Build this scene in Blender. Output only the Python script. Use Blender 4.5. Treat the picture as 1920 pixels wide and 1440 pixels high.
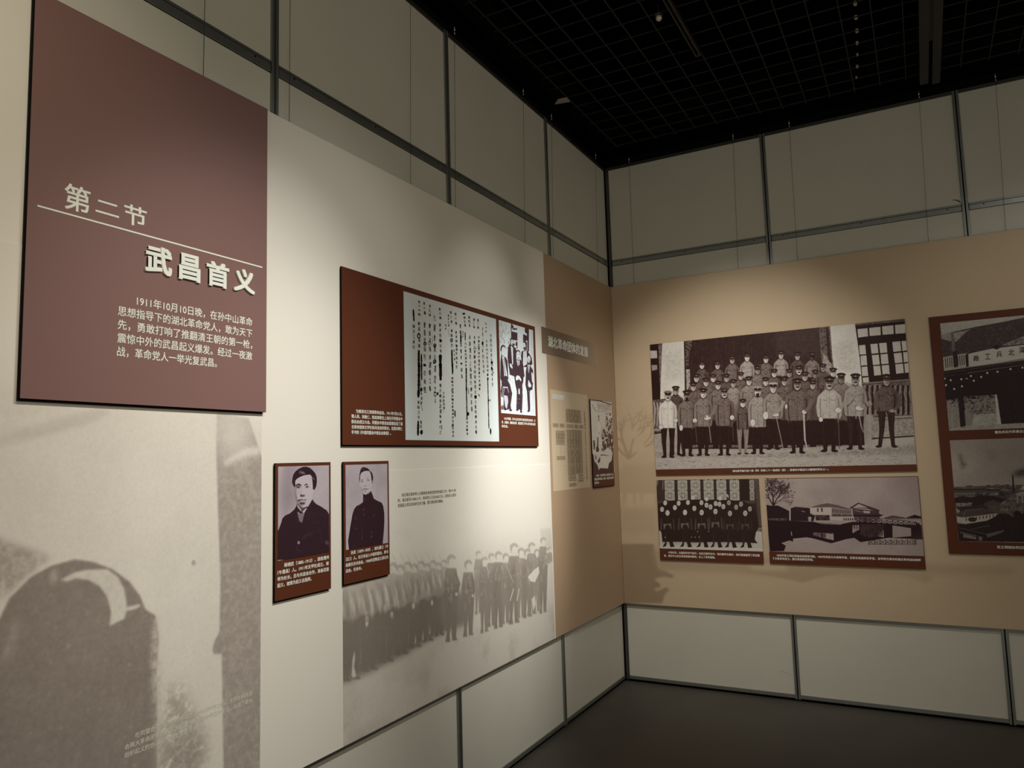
import bpy, bmesh, math, random
import numpy as np
from mathutils import Vector, Matrix
random.seed(7)
sc = bpy.context.scene
for o in list(bpy.data.objects): bpy.data.objects.remove(o)

# ------------------------------------------------------------------ camera
CR = Matrix(((0.87705, 0.47957, -0.02836), (-0.07358, 0.07577, -0.99441), (-0.47474, 0.87423, 0.10174)))
CC = Vector((2.07732, -5.46192, 1.64652)); FPX = 1410.49
cam = bpy.data.cameras.new('camera'); camo = bpy.data.objects.new('camera', cam)
sc.collection.objects.link(camo); sc.camera = camo
cam.sensor_fit = 'HORIZONTAL'; cam.sensor_width = 36; cam.lens = 36 * FPX / 1920
_m = Matrix((CR[0], -CR[1], -CR[2])).transposed().to_4x4(); _m.translation = CC
camo.matrix_world = _m
cam.clip_start = 0.05; cam.clip_end = 60

# ------------------------------------------------------------------ light
w = bpy.data.worlds.new('world'); sc.world = w; w.use_nodes = True
w.node_tree.nodes['Background'].inputs[0].default_value = (1.0, 0.935, 0.80, 1)
w.node_tree.nodes['Background'].inputs[1].default_value = 0.47
def spot(name, loc, aim, power, angle, blend, col=(1.0, 0.86, 0.68), r=0.05):
    l = bpy.data.lights.new(name, 'SPOT'); o = bpy.data.objects.new(name, l); sc.collection.objects.link(o)
    o.location = loc; d = Vector(aim) - Vector(loc); o.rotation_euler = d.to_track_quat('-Z', 'Y').to_euler()
    l.energy = power; l.spot_size = math.radians(angle); l.spot_blend = blend; l.color = col; l.shadow_soft_size = r
    return o
N_, W_, R_ = (.99, 1.0, .99), (1.0, .895, .72), (1.0, .96, .93)
for loc, aim, pw, ang, col in (((2.0, -1.4, 3.8), (0, -1.7, 1.2), 236, 30, N_), ((2.0, -1.1, 3.8), (0, -1.4, 1.4), 39, 28, N_), ((2.0, -1.3, 3.8), (0, -1.5, 1.7), 250, 30, N_), ((2.0, -2.8, 3.8), (0, -1.8, 1.4), 200, 34, N_),
        ((1.6, -1.7, 3.8), (0, -2.0, 2.2), 41, 34, N_), ((2.0, -3.0, 3.8), (0, -3.3, 1.2), 119, 40, N_), ((2.0, -3.3, 3.8), (0, -3.6, 1.6), 150, 45, N_), ((2.0, -3.6, 3.8), (0, -3.9, 1.4), 56, 45, (1.0, .965, .92)),
        ((2.0, -3.0, 3.8), (0, -3.3, 1.7), 44, 60, N_), ((2.0, -4.5, 3.8), (0, -4.8, 2.0), 68, 70, W_),
        ((1.4, -2.1, 3.8), (.9, 0, 1.4), 180, 60, R_), ((1.1, -2.1, 3.8), (.6, 0, 1.7), 32, 50, R_), ((3.3, -2.1, 3.8), (2.8, 0, 1.6), 37, 70, R_), ((.7, -2.1, 3.8), (.2, 0, 1.2), 34, 50, R_)):
    spot('spotlight', loc, aim, pw, ang, 1.0, col)
spot('fill_light', (4.0, -6.5, 3.0), (0, -3, 3.4), 85, 80, 1.0, W_, .3)  # unseen fill, added to warm and lift the upper walls
sc.view_settings.view_transform = 'Standard'; sc.view_settings.look = 'None'
sc.view_settings.gamma = 1; sc.view_settings.use_curve_mapping = False
sc.view_settings.exposure = 0.0

# ------------------------------------------------------------------ helpers
def s2l(c): return tuple(((x / 255) / 12.92 if x / 255 <= .04045 else ((x / 255 + .055) / 1.055) ** 2.4) for x in c)
def mat(name, rgb, rough=.6, metal=0, noise=0, nscale=6, bump=0, spec=.5):
    m = bpy.data.materials.new(name); m.use_nodes = True; nt = m.node_tree; b = nt.nodes['Principled BSDF']
    c = s2l(rgb) + (1,)
    b.inputs['Base Color'].default_value = c; b.inputs['Roughness'].default_value = rough; b.inputs['Metallic'].default_value = metal
    b.inputs['Specular IOR Level'].default_value = spec
    if noise or bump:
        tc = nt.nodes.new('ShaderNodeTexCoord'); n = nt.nodes.new('ShaderNodeTexNoise'); n.inputs['Scale'].default_value = nscale; n.inputs['Detail'].default_value = 6
        nt.links.new(tc.outputs['Object'], n.inputs['Vector'])
        if noise:
            r = nt.nodes.new('ShaderNodeValToRGB'); r.color_ramp.elements[0].position = .3; r.color_ramp.elements[1].position = .7
            r.color_ramp.elements[0].color = tuple(x * (1 - noise) for x in c[:3]) + (1,); r.color_ramp.elements[1].color = tuple(min(1, x * (1 + noise)) for x in c[:3]) + (1,)
            nt.links.new(n.outputs[0], r.inputs[0]); nt.links.new(r.outputs[0], b.inputs['Base Color'])
        if bump:
            bm = nt.nodes.new('ShaderNodeBump'); bm.inputs['Strength'].default_value = bump; bm.inputs['Distance'].default_value = .002
            nt.links.new(n.outputs[0], bm.inputs['Height']); nt.links.new(bm.outputs[0], b.inputs['Normal'])
    return m
M = dict(
    panel=mat('wall panel', (198, 194, 178), .55, noise=.025, nscale=3),
    alu=mat('brushed aluminium', (150, 152, 146), .38, .85, noise=.06, nscale=30),
    alud=mat('dark aluminium', (92, 90, 82), .42, .8),
    black=mat('black gap', (7, 7, 6), .9, spec=.1), core=mat('black board edge', (8, 7, 6), .6, spec=.1),
    floor=mat('dark floor', (66, 61, 52), .55, noise=.14, nscale=2.2, bump=.15),
    void=mat('black ceiling void', (4, 4, 4), 1.0, spec=0), blade=mat('black grille paint', (27, 22, 21), .6),
    cream=mat('cream mural print', (226, 218, 203), .5), brown=mat('olive brown print', (172, 144, 114), .5),
    maroon=mat('dark maroon print', (126, 95, 89), .45, spec=.2), rust=mat('rust brown print', (89, 46, 28), .45, spec=.2),
    text=mat('pale lettering', (226, 226, 214), .5), textd=mat('grey brown lettering', (120, 106, 88), .6), textg=mat('pale grey lettering', (212, 207, 190), .6),
    ink=mat('ink', (18, 12, 12), .6, spec=.1), wire=mat('steel wire', (44, 38, 32), .6, .1), ferrule=mat('bright ferrule', (225, 222, 214), .3, .6),
    cleat=mat('pale plastic', (170, 160, 138), .5), tag=mat('pinkish card', (170, 150, 142), .7))

class Plane:      # a wall-parallel plane: h runs to the right, z up, off = distance out from the wall
    def __init__(s, side): s.side = side
    def w(s, h, z, off): return (off, h, z) if s.side == 'L' else (h, -off, z)
    def px(s, x, y, off=.024):          # where the line of sight of a measured point meets the plane
        r = CR.transposed() @ Vector(((x - 960) / FPX, (y - 720) / FPX, 1))
        if s.side == 'L': t = (off - CC[0]) / r[0]; q = CC + t * r; return q[1], q[2]
        t = (-off - CC[1]) / r[1]; q = CC + t * r; return q[0], q[2]
LW, RW = Plane('L'), Plane('R')
MO = .024         # face of the murals
C = sc.collection
def link(name, me, parent=None, **kw):
    o = bpy.data.objects.new(name, me); C.objects.link(o)
    if parent: o.parent = parent
    for k, v in kw.items(): o[k] = v
    return o
def boxes_mesh(name, bl, mats):
    """bl: (xmin,ymin,zmin,xmax,ymax,zmax,material index)"""
    v, f, mi = [], [], []
    for b in bl:
        n = len(v); x0, y0, z0, x1, y1, z1 = b[:6]
        v += [(x0, y0, z0), (x1, y0, z0), (x1, y1, z0), (x0, y1, z0), (x0, y0, z1), (x1, y0, z1), (x1, y1, z1), (x0, y1, z1)]
        f += [tuple(n + i for i in q) for q in ((0, 3, 2, 1), (4, 5, 6, 7), (0, 1, 5, 4), (1, 2, 6, 5), (2, 3, 7, 6), (3, 0, 4, 7))]
        mi += [b[6] if len(b) > 6 else 0] * 6
    me = bpy.data.meshes.new(name); me.from_pydata(v, [], f)
    for m in mats: me.materials.append(m)
    me.polygons.foreach_set('material_index', mi); return me
def wbox(P, h0, h1, z0, z1, o0, o1, mi=0):
    a, b = P.w(h0, z0, o0), P.w(h1, z1, o1)
    return tuple(min(a[i], b[i]) for i in range(3)) + tuple(max(a[i], b[i]) for i in range(3)) + (mi,)
def wobj(name, P, h0, h1, z0, z1, o0, o1, m, parent=None, bevel=0, **kw):
    me = boxes_mesh(name, [wbox(P, h0, h1, z0, z1, o0, o1)], [m])
    if bevel:
        bm = bmesh.new(); bm.from_mesh(me); bmesh.ops.bevel(bm, geom=bm.edges[:], offset=bevel, segments=2, affect='EDGES'); bm.to_mesh(me); bm.free()
    return link(name, me, parent, **kw)
def board(name, P, h0, h1, z0, z1, o0, o1, face, label, cat, edge=None, **kw):
    """mounted board: printed face, black edges"""
    me = boxes_mesh(name, [wbox(P, h0, h1, z0, z1, o0, o1)], [edge or M['core'], face])
    bm = bmesh.new(); bm.from_mesh(me)
    bmesh.ops.bevel(bm, geom=bm.edges[:], offset=.0008, segments=1, affect='EDGES')
    n = Vector(P.w(0, 0, 1)) - Vector(P.w(0, 0, 0)); bm.normal_update()
    for f in bm.faces:
        if f.normal.dot(n) > .9: f.material_index = 1
        else: f.material_index = 0
    bm.to_mesh(me); bm.free()
    return link(name, me, None, label=label, category=cat, **kw)

def shadow_strip(P, parent, h0, h1, z0, z1, o1, left=.001, right=-.012, down=.006):
    """black strip added behind a board, shaped to stand for its cast shadow"""
    wobj('board_shadow', P, h0 - left, h1 + right, z0 - down, z1 - .01, MO + .0024, o1, M['core'], parent, label='black strip in place of the board shadow')
# ---------- lettering: the built-in font laid out as flat meshes
_tc = {}
def glyphs(s, bold=0, ext=0, res=3):
    key = (s, bold, ext, res)
    if key in _tc: return _tc[key]
    cu = bpy.data.curves.new('t', 'FONT'); cu.body = s; cu.size = 1; cu.extrude = ext; cu.resolution_u = res
    ob = bpy.data.objects.new('t', cu); C.objects.link(ob)
    me = bpy.data.meshes.new_from_object(ob)
    v = np.zeros(len(me.vertices) * 3); me.vertices.foreach_get('co', v); v = v.reshape(-1, 3)
    f = [tuple(p.vertices) for p in me.polygons]
    if bold > 0:       # heavier strokes: the same outline laid four times with a small shift
        n = len(v); b = bold; V, F = [], []
        for k, (dx, dy) in enumerate(((-b, -b), (b, -b), (b, b), (-b, b)) + (((0, 0), (b, 0), (-b, 0), (0, b), (0, -b)) if ext else ())):
            V.append((v + [dx, dy, .00004 * k]) if not ext else (v * [1, 1, 1 - .05 * k] + [dx, dy, -.05 * k * ext])); F += [tuple(i + n * k for i in q) for q in f]
        v, f = np.concatenate(V), F
    bpy.data.objects.remove(ob); bpy.data.curves.remove(cu); bpy.data.meshes.remove(me)
    _tc[key] = (v, f); return _tc[key]
class Text:
    def __init__(s, P, off): s.P, s.off, s.v, s.f = P, off, [], []
    def add(s, v, f, hfun):
        n = len(s.v)
        for p in v: s.v.append(s.P.w(*hfun(p[0], p[1]), s.off + p[2]))
        s.f += [tuple(n + i for i in (q if s.P.side == 'R' or s.P.side == 'L' else q)) for q in f]
    def line(s, txt, h0, h1, zc, em, bold=0, ext=0):
        """txt stretched between h0 and h1, centred on height zc, em = character height"""
        v, f = glyphs(txt, bold, ext)
        if not len(v): return
        a, b = v[:, 0].min(), v[:, 0].max(); k = (h1 - h0) / (b - a)
        s.add(v, f, lambda x, y: (h0 + (x - a) * k, zc + (y - .36) * em))
    def char(s, ch, hc, zc, wd, ht, bold=0, ext=0, rot=0, sh=0):
        """one glyph fitted into a wd x ht box"""
        v, f = glyphs(ch, bold, ext)
        if not len(v): return
        a, b = v[:, 0].min(), v[:, 0].max(); c, d = v[:, 1].min(), v[:, 1].max()
        ca, sa = math.cos(rot), math.sin(rot)
        def F(x, y):
            X = (x - (a + b) / 2) / max(b - a, .25) * wd; Y = (y - (c + d) / 2) / max(d - c, .25) * ht
            return hc + X * ca - Y * sa + sh * Y, zc + X * sa + Y * ca
        s.add(v, f, F)
    def build(s, name, m, parent, **kw):
        me = bpy.data.meshes.new(name); me.from_pydata(s.v, [], s.f); me.materials.append(m)
        return link(name, me, parent, **kw)
def para(P, lines, a, z0, b, z1, m, parent, off, name='caption_text', bold=.012, short=None, ind=0, emk=1.0, full=None):
    """lines of text; a/b = (crop point) left and right ends; z by first and last line centres. All in wall coordinates."""
    T = Text(P, off); n = len(lines)
    fl = full or max(len(l) for l in lines[:]) 
    W = b - a; em = W / fl
    for i, l in enumerate(lines):
        zc = z0 + (z1 - z0) * i / max(1, n - 1)
        ha = a + (ind * em if i == 0 else 0)
        last = (i == n - 1 and n > 1 and short is not None)
        hb = short if last else b
        if n == 1: hb = b
        T.line(l, ha, hb, zc, em * emk, bold)
    return T.build(name, m, parent)

# ---------- canvas: prints drawn with polygons, strokes and noise, then laid on the real board as a texture
def noise2(h, w_, cells, seed, octv=4, fall=.55):
    rs = np.random.RandomState(seed); out = np.zeros((h, w_)); amp = 1; tot = 0
    for o in range(octv):
        ny, nx = max(2, int(cells[0] * 2 ** o)), max(2, int(cells[1] * 2 ** o))
        g = rs.rand(ny + 2, nx + 2); yy = np.linspace(0, ny, h); xx = np.linspace(0, nx, w_)
        yi = yy.astype(int); xi = xx.astype(int); fy = (yy - yi)[:, None]; fx = (xx - xi)[None]
        fy = fy * fy * (3 - 2 * fy); fx = fx * fx * (3 - 2 * fx)
        v = g[yi][:, xi] * (1 - fy) * (1 - fx) + g[yi + 1][:, xi] * fy * (1 - fx) + g[yi][:, xi + 1] * (1 - fy) * fx + g[yi + 1][:, xi + 1] * fy * fx
        out += v * amp; tot += amp; amp *= fall
    return out / tot
def bblur(a, r):
    if r < 1: return a
    r = int(r)
    for ax in (0, 1):
        for _ in range(2):
            p = np.concatenate([np.repeat(a.take([0], ax), r + 1, ax), a, np.repeat(a.take([-1], ax), r, ax)], ax)
            c = np.cumsum(p, ax); n = a.shape[ax]
            a = (c.take(range(2 * r + 1, 2 * r + 1 + n), ax) - c.take(range(0, n), ax)) / (2 * r + 1)
    return a
class Canvas:
    def __init__(s, P, h0, h1, z0, z1, ppm, base=.8, off=MO + .002):
        s.P, s.h0, s.h1, s.z0, s.z1, s.ppm, s.off = P, h0, h1, z0, z1, ppm, off
        s.W = max(8, int(round((h1 - h0) * ppm))); s.H = max(8, int(round((z1 - z0) * ppm)))
        s.a = np.full((s.H, s.W), float(base)); s.crop = (0, 0, 1)
    def frame(s, x0, y0, k): s.crop = (x0, y0, k)
    def pt(s, x, y):
        h, z = s.P.px(s.crop[0] + x / s.crop[2], s.crop[1] + y / s.crop[2], s.off)
        return (h - s.h0) * s.ppm, (z - s.z0) * s.ppm
    def pts(s, t):
        if isinstance(t, str): t = [tuple(map(float, q.split(','))) for q in t.split()]
        return np.array([s.pt(*q) for q in t])
    def mask(s, p, pad=0):
        SS = 3
        x0 = max(0, int(p[:, 0].min()) - 1 - pad); x1 = min(s.W, int(p[:, 0].max()) + 2 + pad)
        y0 = max(0, int(p[:, 1].min()) - 1 - pad); y1 = min(s.H, int(p[:, 1].max()) + 2 + pad)
        if x1 <= x0 or y1 <= y0: return None
        w_, h_ = (x1 - x0) * SS, (y1 - y0) * SS
        d = np.zeros((h_, w_ + 1), np.int32); q = (p - [x0, y0]) * SS
        for i in range(len(q)):
            (ax, ay), (bx, by) = q[i], q[(i + 1) % len(q)]
            if ay == by: continue
            if ay > by: ax, ay, bx, by = bx, by, ax, ay
            r0 = max(0, math.ceil(ay - .5)); r1 = min(h_, math.ceil(by - .5))
            if r1 <= r0: continue
            r = np.arange(r0, r1); X = ax + (r + .5 - ay) * (bx - ax) / (by - ay)
            np.add.at(d, (r, np.clip(np.ceil(X - .5).astype(int), 0, w_)), 1)
        m = (np.cumsum(d, 1)[:, :w_] % 2).reshape(y1 - y0, SS, x1 - x0, SS).mean((1, 3))
        return m, slice(y0, y1), slice(x0, x1)
    def comp(s, p, tone, blur=0, al=1, rough=0, seed=0):
        r = s.mask(p, int(blur * 2 + 2) if blur else 0)
        if r is None: return
        m, ys, xs = r
        if blur: m = bblur(m, blur)
        if rough:
            n = noise2(m.shape[0], m.shape[1], (max(2, m.shape[0] / 6), max(2, m.shape[1] / 6)), seed + 5, 3)
            m = m * np.clip(1 - rough * (n - .35) * 2.2, 0, 1)
        m = m * al; s.a[ys, xs] = s.a[ys, xs] * (1 - m) + tone * m
    def poly(s, t, tone, **k): s.comp(s.pts(t), tone, **k)
    def ell(s, x, y, rx, ry, tone, **k): s.comp(s.pts([(x + rx * math.cos(i * math.tau / 20), y + ry * math.sin(i * math.tau / 20)) for i in range(20)]), tone, **k)
    def line(s, t, wd, tone, **k):
        if isinstance(t, str): t = [tuple(map(float, q.split(','))) for q in t.split()]
        ws = wd if isinstance(wd, (list, tuple)) else [wd] * len(t)
        L_, R_ = [], []
        for i, (x, y) in enumerate(t):
            a = t[max(0, i - 1)]; b = t[min(len(t) - 1, i + 1)]; dx, dy = b[0] - a[0], b[1] - a[1]; n = math.hypot(dx, dy) or 1
            L_.append((x - dy / n * ws[i] / 2, y + dx / n * ws[i] / 2)); R_.append((x + dy / n * ws[i] / 2, y - dx / n * ws[i] / 2))
        s.comp(s.pts(L_ + R_[::-1]), tone, **k)
    def grain(s, amt, cells=None, seed=1, mask=None):
        n = noise2(s.H, s.W, cells or (s.H / 5, s.W / 5), seed, 3) - .5
        s.a = s.a + n * amt * (1 if mask is None else mask)
    def build(s, name, parent, dark, light, label=None, blur=0, thick=.0015, off0=None, rough=.42, mid=None):
        if blur: s.a = bblur(s.a, blur)
        t = np.clip(s.a, 0, 1)[..., None]
        d, l = np.array(dark) / 255, np.array(light) / 255
        rgb = d * (1 - t) + l * t
        if mid is not None:
            mm = np.array(mid) / 255; rgb = np.where(t < .5, d * (1 - 2 * t) + mm * 2 * t, mm * (2 - 2 * t) + l * (2 * t - 1))
        im = bpy.data.images.new(name, s.W, s.H); px = np.ones((s.H, s.W, 4), np.float32); px[..., :3] = rgb
        im.pixels.foreach_set(px.ravel()); im.update(); im.pack()
        m = bpy.data.materials.new(name + ' print'); m.use_nodes = True; nt = m.node_tree; b = nt.nodes['Principled BSDF']
        ti = nt.nodes.new('ShaderNodeTexImage'); ti.image = im; ti.interpolation = 'Linear'; ti.extension = 'EXTEND'
        nt.links.new(ti.outputs[0], b.inputs['Base Color']); b.inputs['Roughness'].default_value = rough; b.inputs['Specular IOR Level'].default_value = .2
        o0 = off0 if off0 is not None else s.off - .002
        me = boxes_mesh(name, [wbox(s.P, s.h0, s.h1, s.z0, s.z1, o0 - .001, o0 + thick)], [m])
        uv = me.uv_layers.new(name='UVMap'); ax = 1 if s.P.side == 'L' else 0
        for lp in me.loops:
            co = me.vertices[lp.vertex_index].co
            uv.data[lp.index].uv = ((co[ax] - s.h0) / (s.h1 - s.h0), (co[2] - s.z0) / (s.z1 - s.z0))
        o = link(name, me, parent)
        if label: o['label'] = label
        return o
# ------------------------------------------------------------------ the room
H = 3.937; MB, MT = .566, 2.971
fl = boxes_mesh('floor', [(-.2, -8.5, -.1, 7, .2, 0)], [M['floor']]); link('floor', fl, kind='structure')
def build_wall(name, P, seams, end, start):
    lo, hi = (end, start)
    e0, e1 = (min(lo, hi), max(lo, hi)) if P.side == 'R' else (min(lo, hi), max(lo, hi) + .08)
    if P.side == 'R': e0 -= .006
    root = link(name, boxes_mesh(name, [wbox(P, e0, e1, .0, H - .002, -.08, -.006), wbox(P, e0 - (.014 if P.side == 'R' else 0), e1, H - .002, 4.42, -.08, -.02)], [M['black']]), kind='structure')
    ss = sorted([start] + seams + [end]); PW = .0175
    for i in range(len(ss) - 1):
        a, b = ss[i] + PW, ss[i + 1] - PW
        if P.side == 'R' and i == 0: a = ss[i] + .035
        if P.side == 'L' and i == len(ss) - 2: b = ss[i + 1] - .012
        for z0, z1 in ((.04, .545), (.60, 3.140), (3.190, H - .022)):
            wobj('wall_panel', P, a, b, z0, z1, -.006, 0, M['panel'], root, bevel=.0012)
        # rail with a double groove, held off the posts by a small gap
        r = .004
        wobj('aluminium_rail', P, a + r, b - r, 3.142, 3.174, -.002, .007, M['alu'], root, bevel=.002)
        wobj('aluminium_rail', P, a + r, b - r, 3.1775, 3.188, -.002, .005, M['alu'], root, bevel=.001)
        for q in (.07, .5, .93):
            hc = a + (b - a) * q; me = bpy.data.meshes.new('screw'); bm = bmesh.new()
            bmesh.ops.create_cone(bm, cap_ends=True, segments=10, radius1=.004, radius2=.003, depth=.002)
            rm = Matrix.Rotation(math.pi / 2, 4, 'Y') if P.side == 'L' else Matrix.Rotation(math.pi / 2, 4, 'X')
            bmesh.ops.transform(bm, matrix=Matrix.Translation(P.w(hc, 3.166, .008)) @ rm, verts=bm.verts); bm.to_mesh(me); bm.free()
            me.materials.append(M['black']); link('screw', me, root)
        wobj('aluminium_rail', P, a, b, .018, .040, -.004, .006, M['alu'], root, bevel=.0015)
        wobj('aluminium_rail', P, a, b, .545, .600, -.004, .006, M['alu'], root, bevel=.0015)
        wobj('top_trim', P, a, b, H - .022, H, -.006, .007, M['alud'], root, bevel=.0015)
    for s in seams + [end]:
        for a, b in ((s - PW, s - .0035), (s + .0035, s + PW)):
            if min(lo, hi) <= a and b <= max(lo, hi): wobj('aluminium_post', P, a, b, .012, H, -.004, .009, M['alu'], root, bevel=.002)
    return root
wl = build_wall('wall_left', LW, [-1.073, -2.273, -3.473, -4.673, -5.873], -7.073, 0)
wr = build_wall('wall_right', RW, [1.216, 2.416, 3.616, 4.816], 6.016, 0)
wobj('aluminium_post', RW, .012, .034, .012, H, -.004, .009, M['alud'], wr, bevel=.002)
wobj('corner_joint', LW, -.012, -.001, .012, H, -.006, .006, M['black'], wl)

# a rusty scuff by the rail and a scratch on a low panel
def scuff(name, fr, pts, wd, m):
    L_, R_ = [], []
    for i, (x, y) in enumerate(pts):
        h, z = RW.px(fr[0] + x / fr[2], fr[1] + y / fr[2], .0006); e = wd[i] / 2
        L_.append(RW.w(h, z + e, .0006)); R_.append(RW.w(h, z - e, .0006))
    v = L_ + R_; n = len(pts); me = bpy.data.meshes.new(name); me.from_pydata(v, [], [(i, n + i, n + i + 1, i + 1) for i in range(n - 1)]); me.materials.append(m); link(name, me, wr)
scuff('scuff_mark', (1360, 0, 3.4286), [(1452, 1288), (1470, 1285), (1490, 1288), (1506, 1296), (1516, 1306)], [.001, .005, .009, .012, .002], mat('rusty scuff', (104, 58, 38), .7))
scuff('scratch', (1440, 1080, 4.0), [(88, 714), (120, 720), (150, 732), (182, 748)], [.0008, .0016, .0016, .0008], mat('scratch', (120, 104, 80), .7))

# ceiling: black void with an open cell grille hung below it
ce = link('ceiling', boxes_mesh('ceiling', [(-.2, -8.5, 4.42, 7, .2, 4.5)], [M['void']]), kind='structure')
GZ, PITCH = 3.985, .1492
gx0 = .979 + (.979 - CC[0]) * 0
def gsc(v, c): return c + (v - c) * (GZ - CC[2]) / (H - CC[2])
X0 = gsc(.976, CC[0]); Y0 = gsc(-1.243, CC[1])
xs = [X0 + PITCH * i for i in range(-5, 30)]; ys = [Y0 + PITCH * i for i in range(-34, 8)]
xs = [x for x in xs if x > .14]; ys = [y for y in ys if y < -.2]
xa, xb, ya, yb = xs[0] - .03, xs[-1], ys[0], ys[-1] + .04
def blades():
    mx = boxes_mesh('grille_blade', [(-.0026, ya, 0, .0026, yb, .008)], [M['blade']])
    my = boxes_mesh('grille_blade', [(xa, -.0013, 0, xb, .0013, .006)], [M['blade']])
    for x in xs: o = link('grille_blade', mx, ce); o.location = (x, 0, GZ)
    for y in ys: o = link('grille_blade', my, ce); o.location = (0, y, GZ)
blades()
link('perimeter_trim', boxes_mesh('perimeter_trim', [(0.0, -7.5, 4.0, .10, 0, 4.012), (0, -.16, 4.0, 6, 0, 4.012)], [M['void']]), ce)
# twin duct along the ceiling
link('duct', boxes_mesh('duct', [(gsc(2.217, CC[0]), -6, 3.935, gsc(2.217, CC[0]) + .048, -.21, 3.985), (gsc(2.217, CC[0]) + .068, -6, 3.935, gsc(2.217, CC[0]) + .112, -.18, 3.985), (gsc(2.217, CC[0]) + .04, -6, 3.945, gsc(2.217, CC[0]) + .07, -.75, 3.985)],
    [mat('dark duct paint', (36, 33, 32), .5)]), ce)
tr = link('lighting_track', boxes_mesh('lighting_track', [(1.076, -5.5, 3.955, 1.082, -1.27, 3.985), (1.1, -5.5, 3.955, 1.106, -1.27, 3.985), (1.076, -5.5, 3.979, 1.106, -1.27, 3.9845), (1.076, -1.272, 3.955, 1.106, -1.262, 3.985)], [mat('track paint', (48, 42, 36), .45)]),
    label='dark ceiling light track ending in mid ceiling between the sprinkler and the pale clips', category='track')
def cyl(name, p0, p1, r0, r1, m, parent=None, seg=14, **kw):
    p0, p1 = Vector(p0), Vector(p1); d = p1 - p0; bm = bmesh.new()
    bmesh.ops.create_cone(bm, cap_ends=True, segments=seg, radius1=r0, radius2=r1, depth=d.length)
    bmesh.ops.transform(bm, matrix=Matrix.Translation((p0 + p1) / 2) @ d.to_track_quat('Z', 'Y').to_matrix().to_4x4(), verts=bm.verts)
    me = bpy.data.meshes.new(name); bm.to_mesh(me); bm.free(); me.materials.append(m)
    for p in me.polygons: p.use_smooth = len(p.vertices) == 4
    return link(name, me, parent, **kw)
# sprinkler head
sx, sy = gsc(1.028, CC[0]), gsc(-1.813, CC[1])
sp = link('ceiling_sprinkler', None, label='small pale round sprinkler head hanging from the black ceiling grille', category='sprinkler'); sp.location = (sx, sy, 3.985)
bm = bmesh.new(); bmesh.ops.create_uvsphere(bm, u_segments=16, v_segments=10, radius=.0165); me = bpy.data.meshes.new('bulb'); bm.to_mesh(me); bm.free(); me.materials.append(mat('sprinkler metal', (205, 190, 168), .35, .2))
for p in me.polygons: p.use_smooth = True
o = link('bulb', me, sp); o.location = (0, 0, -.018)
cyl('collar', (0, 0, -.006), (0, 0, .008), .019, .022, M['alud'], sp); cyl('stem', (0, 0, .006), (0, 0, .06), .006, .006, M['blade'], sp)
# row of pale clips on a dark rail above the grille
st = link('clip_rail', None, label='row of small pale clips seen through the black ceiling grille beside the twin duct', category='clip rail'); st.location = (1.94, -1.0, 3.985)
for i in range(8):
    px, py = [(790, 50), (800, 218), (812, 378), (814, 525), (818, 665), (815, 808), (805, 938), (778, 1070)][i]
    r = CR.transposed() @ Vector(((1480 + px / 6.4 - 960) / FPX, (py / 6.4 - 720) / FPX, 1)); t = (3.99 - CC[2]) / r[2]; q = CC + t * r
    k = [1, .95, .9, .8, .6, .75, .6, .45][i]
    bm = bmesh.new(); bmesh.ops.create_cube(bm, size=1); bmesh.ops.transform(bm, matrix=Matrix.Diagonal((.018 * k, .03 * k, .016, 1)), verts=bm.verts)
    bmesh.ops.bevel(bm, geom=bm.edges[:], offset=.003, segments=2, affect='EDGES'); me = bpy.data.meshes.new('clip'); bm.to_mesh(me); bm.free(); me.materials.append(M['cleat'])
    o = link('clip', me, st); o.location = Vector((q[0], q[1], 3.994)) - st.location
link('rail', boxes_mesh('rail', [(1.90 - 1.94, -1.0, .02, 1.93 - 1.94, .75, .035)], [M['void']]), st)
# loose pale piece in the grille near the left wall
q = [LW and (CC + (CR.transposed() @ Vector(((x - 960) / FPX, (y - 720) / FPX, 1))) * ((3.98 - CC[2]) / (CR.transposed() @ Vector(((x - 960) / FPX, (y - 720) / FPX, 1)))[2])) for x, y in ((1040, 196), (1046, 187), (1063, 183.5), (1069, 191))]
me = bpy.data.meshes.new('loose_tile'); bm = bmesh.new(); vs = [bm.verts.new(v) for v in q]; f = bm.faces.new(vs)
r = bmesh.ops.extrude_face_region(bm, geom=[f]); bmesh.ops.translate(bm, verts=[v for v in r['geom'] if isinstance(v, bmesh.types.BMVert)], vec=(0, 0, .004)); bmesh.ops.recalc_face_normals(bm, faces=bm.faces[:])
bm.to_mesh(me); bm.free(); me.materials.append(M['tag'])
link('loose_tile', me, label='torn pinkish tile piece lodged in the black ceiling near the left wall', category='tile')

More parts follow.
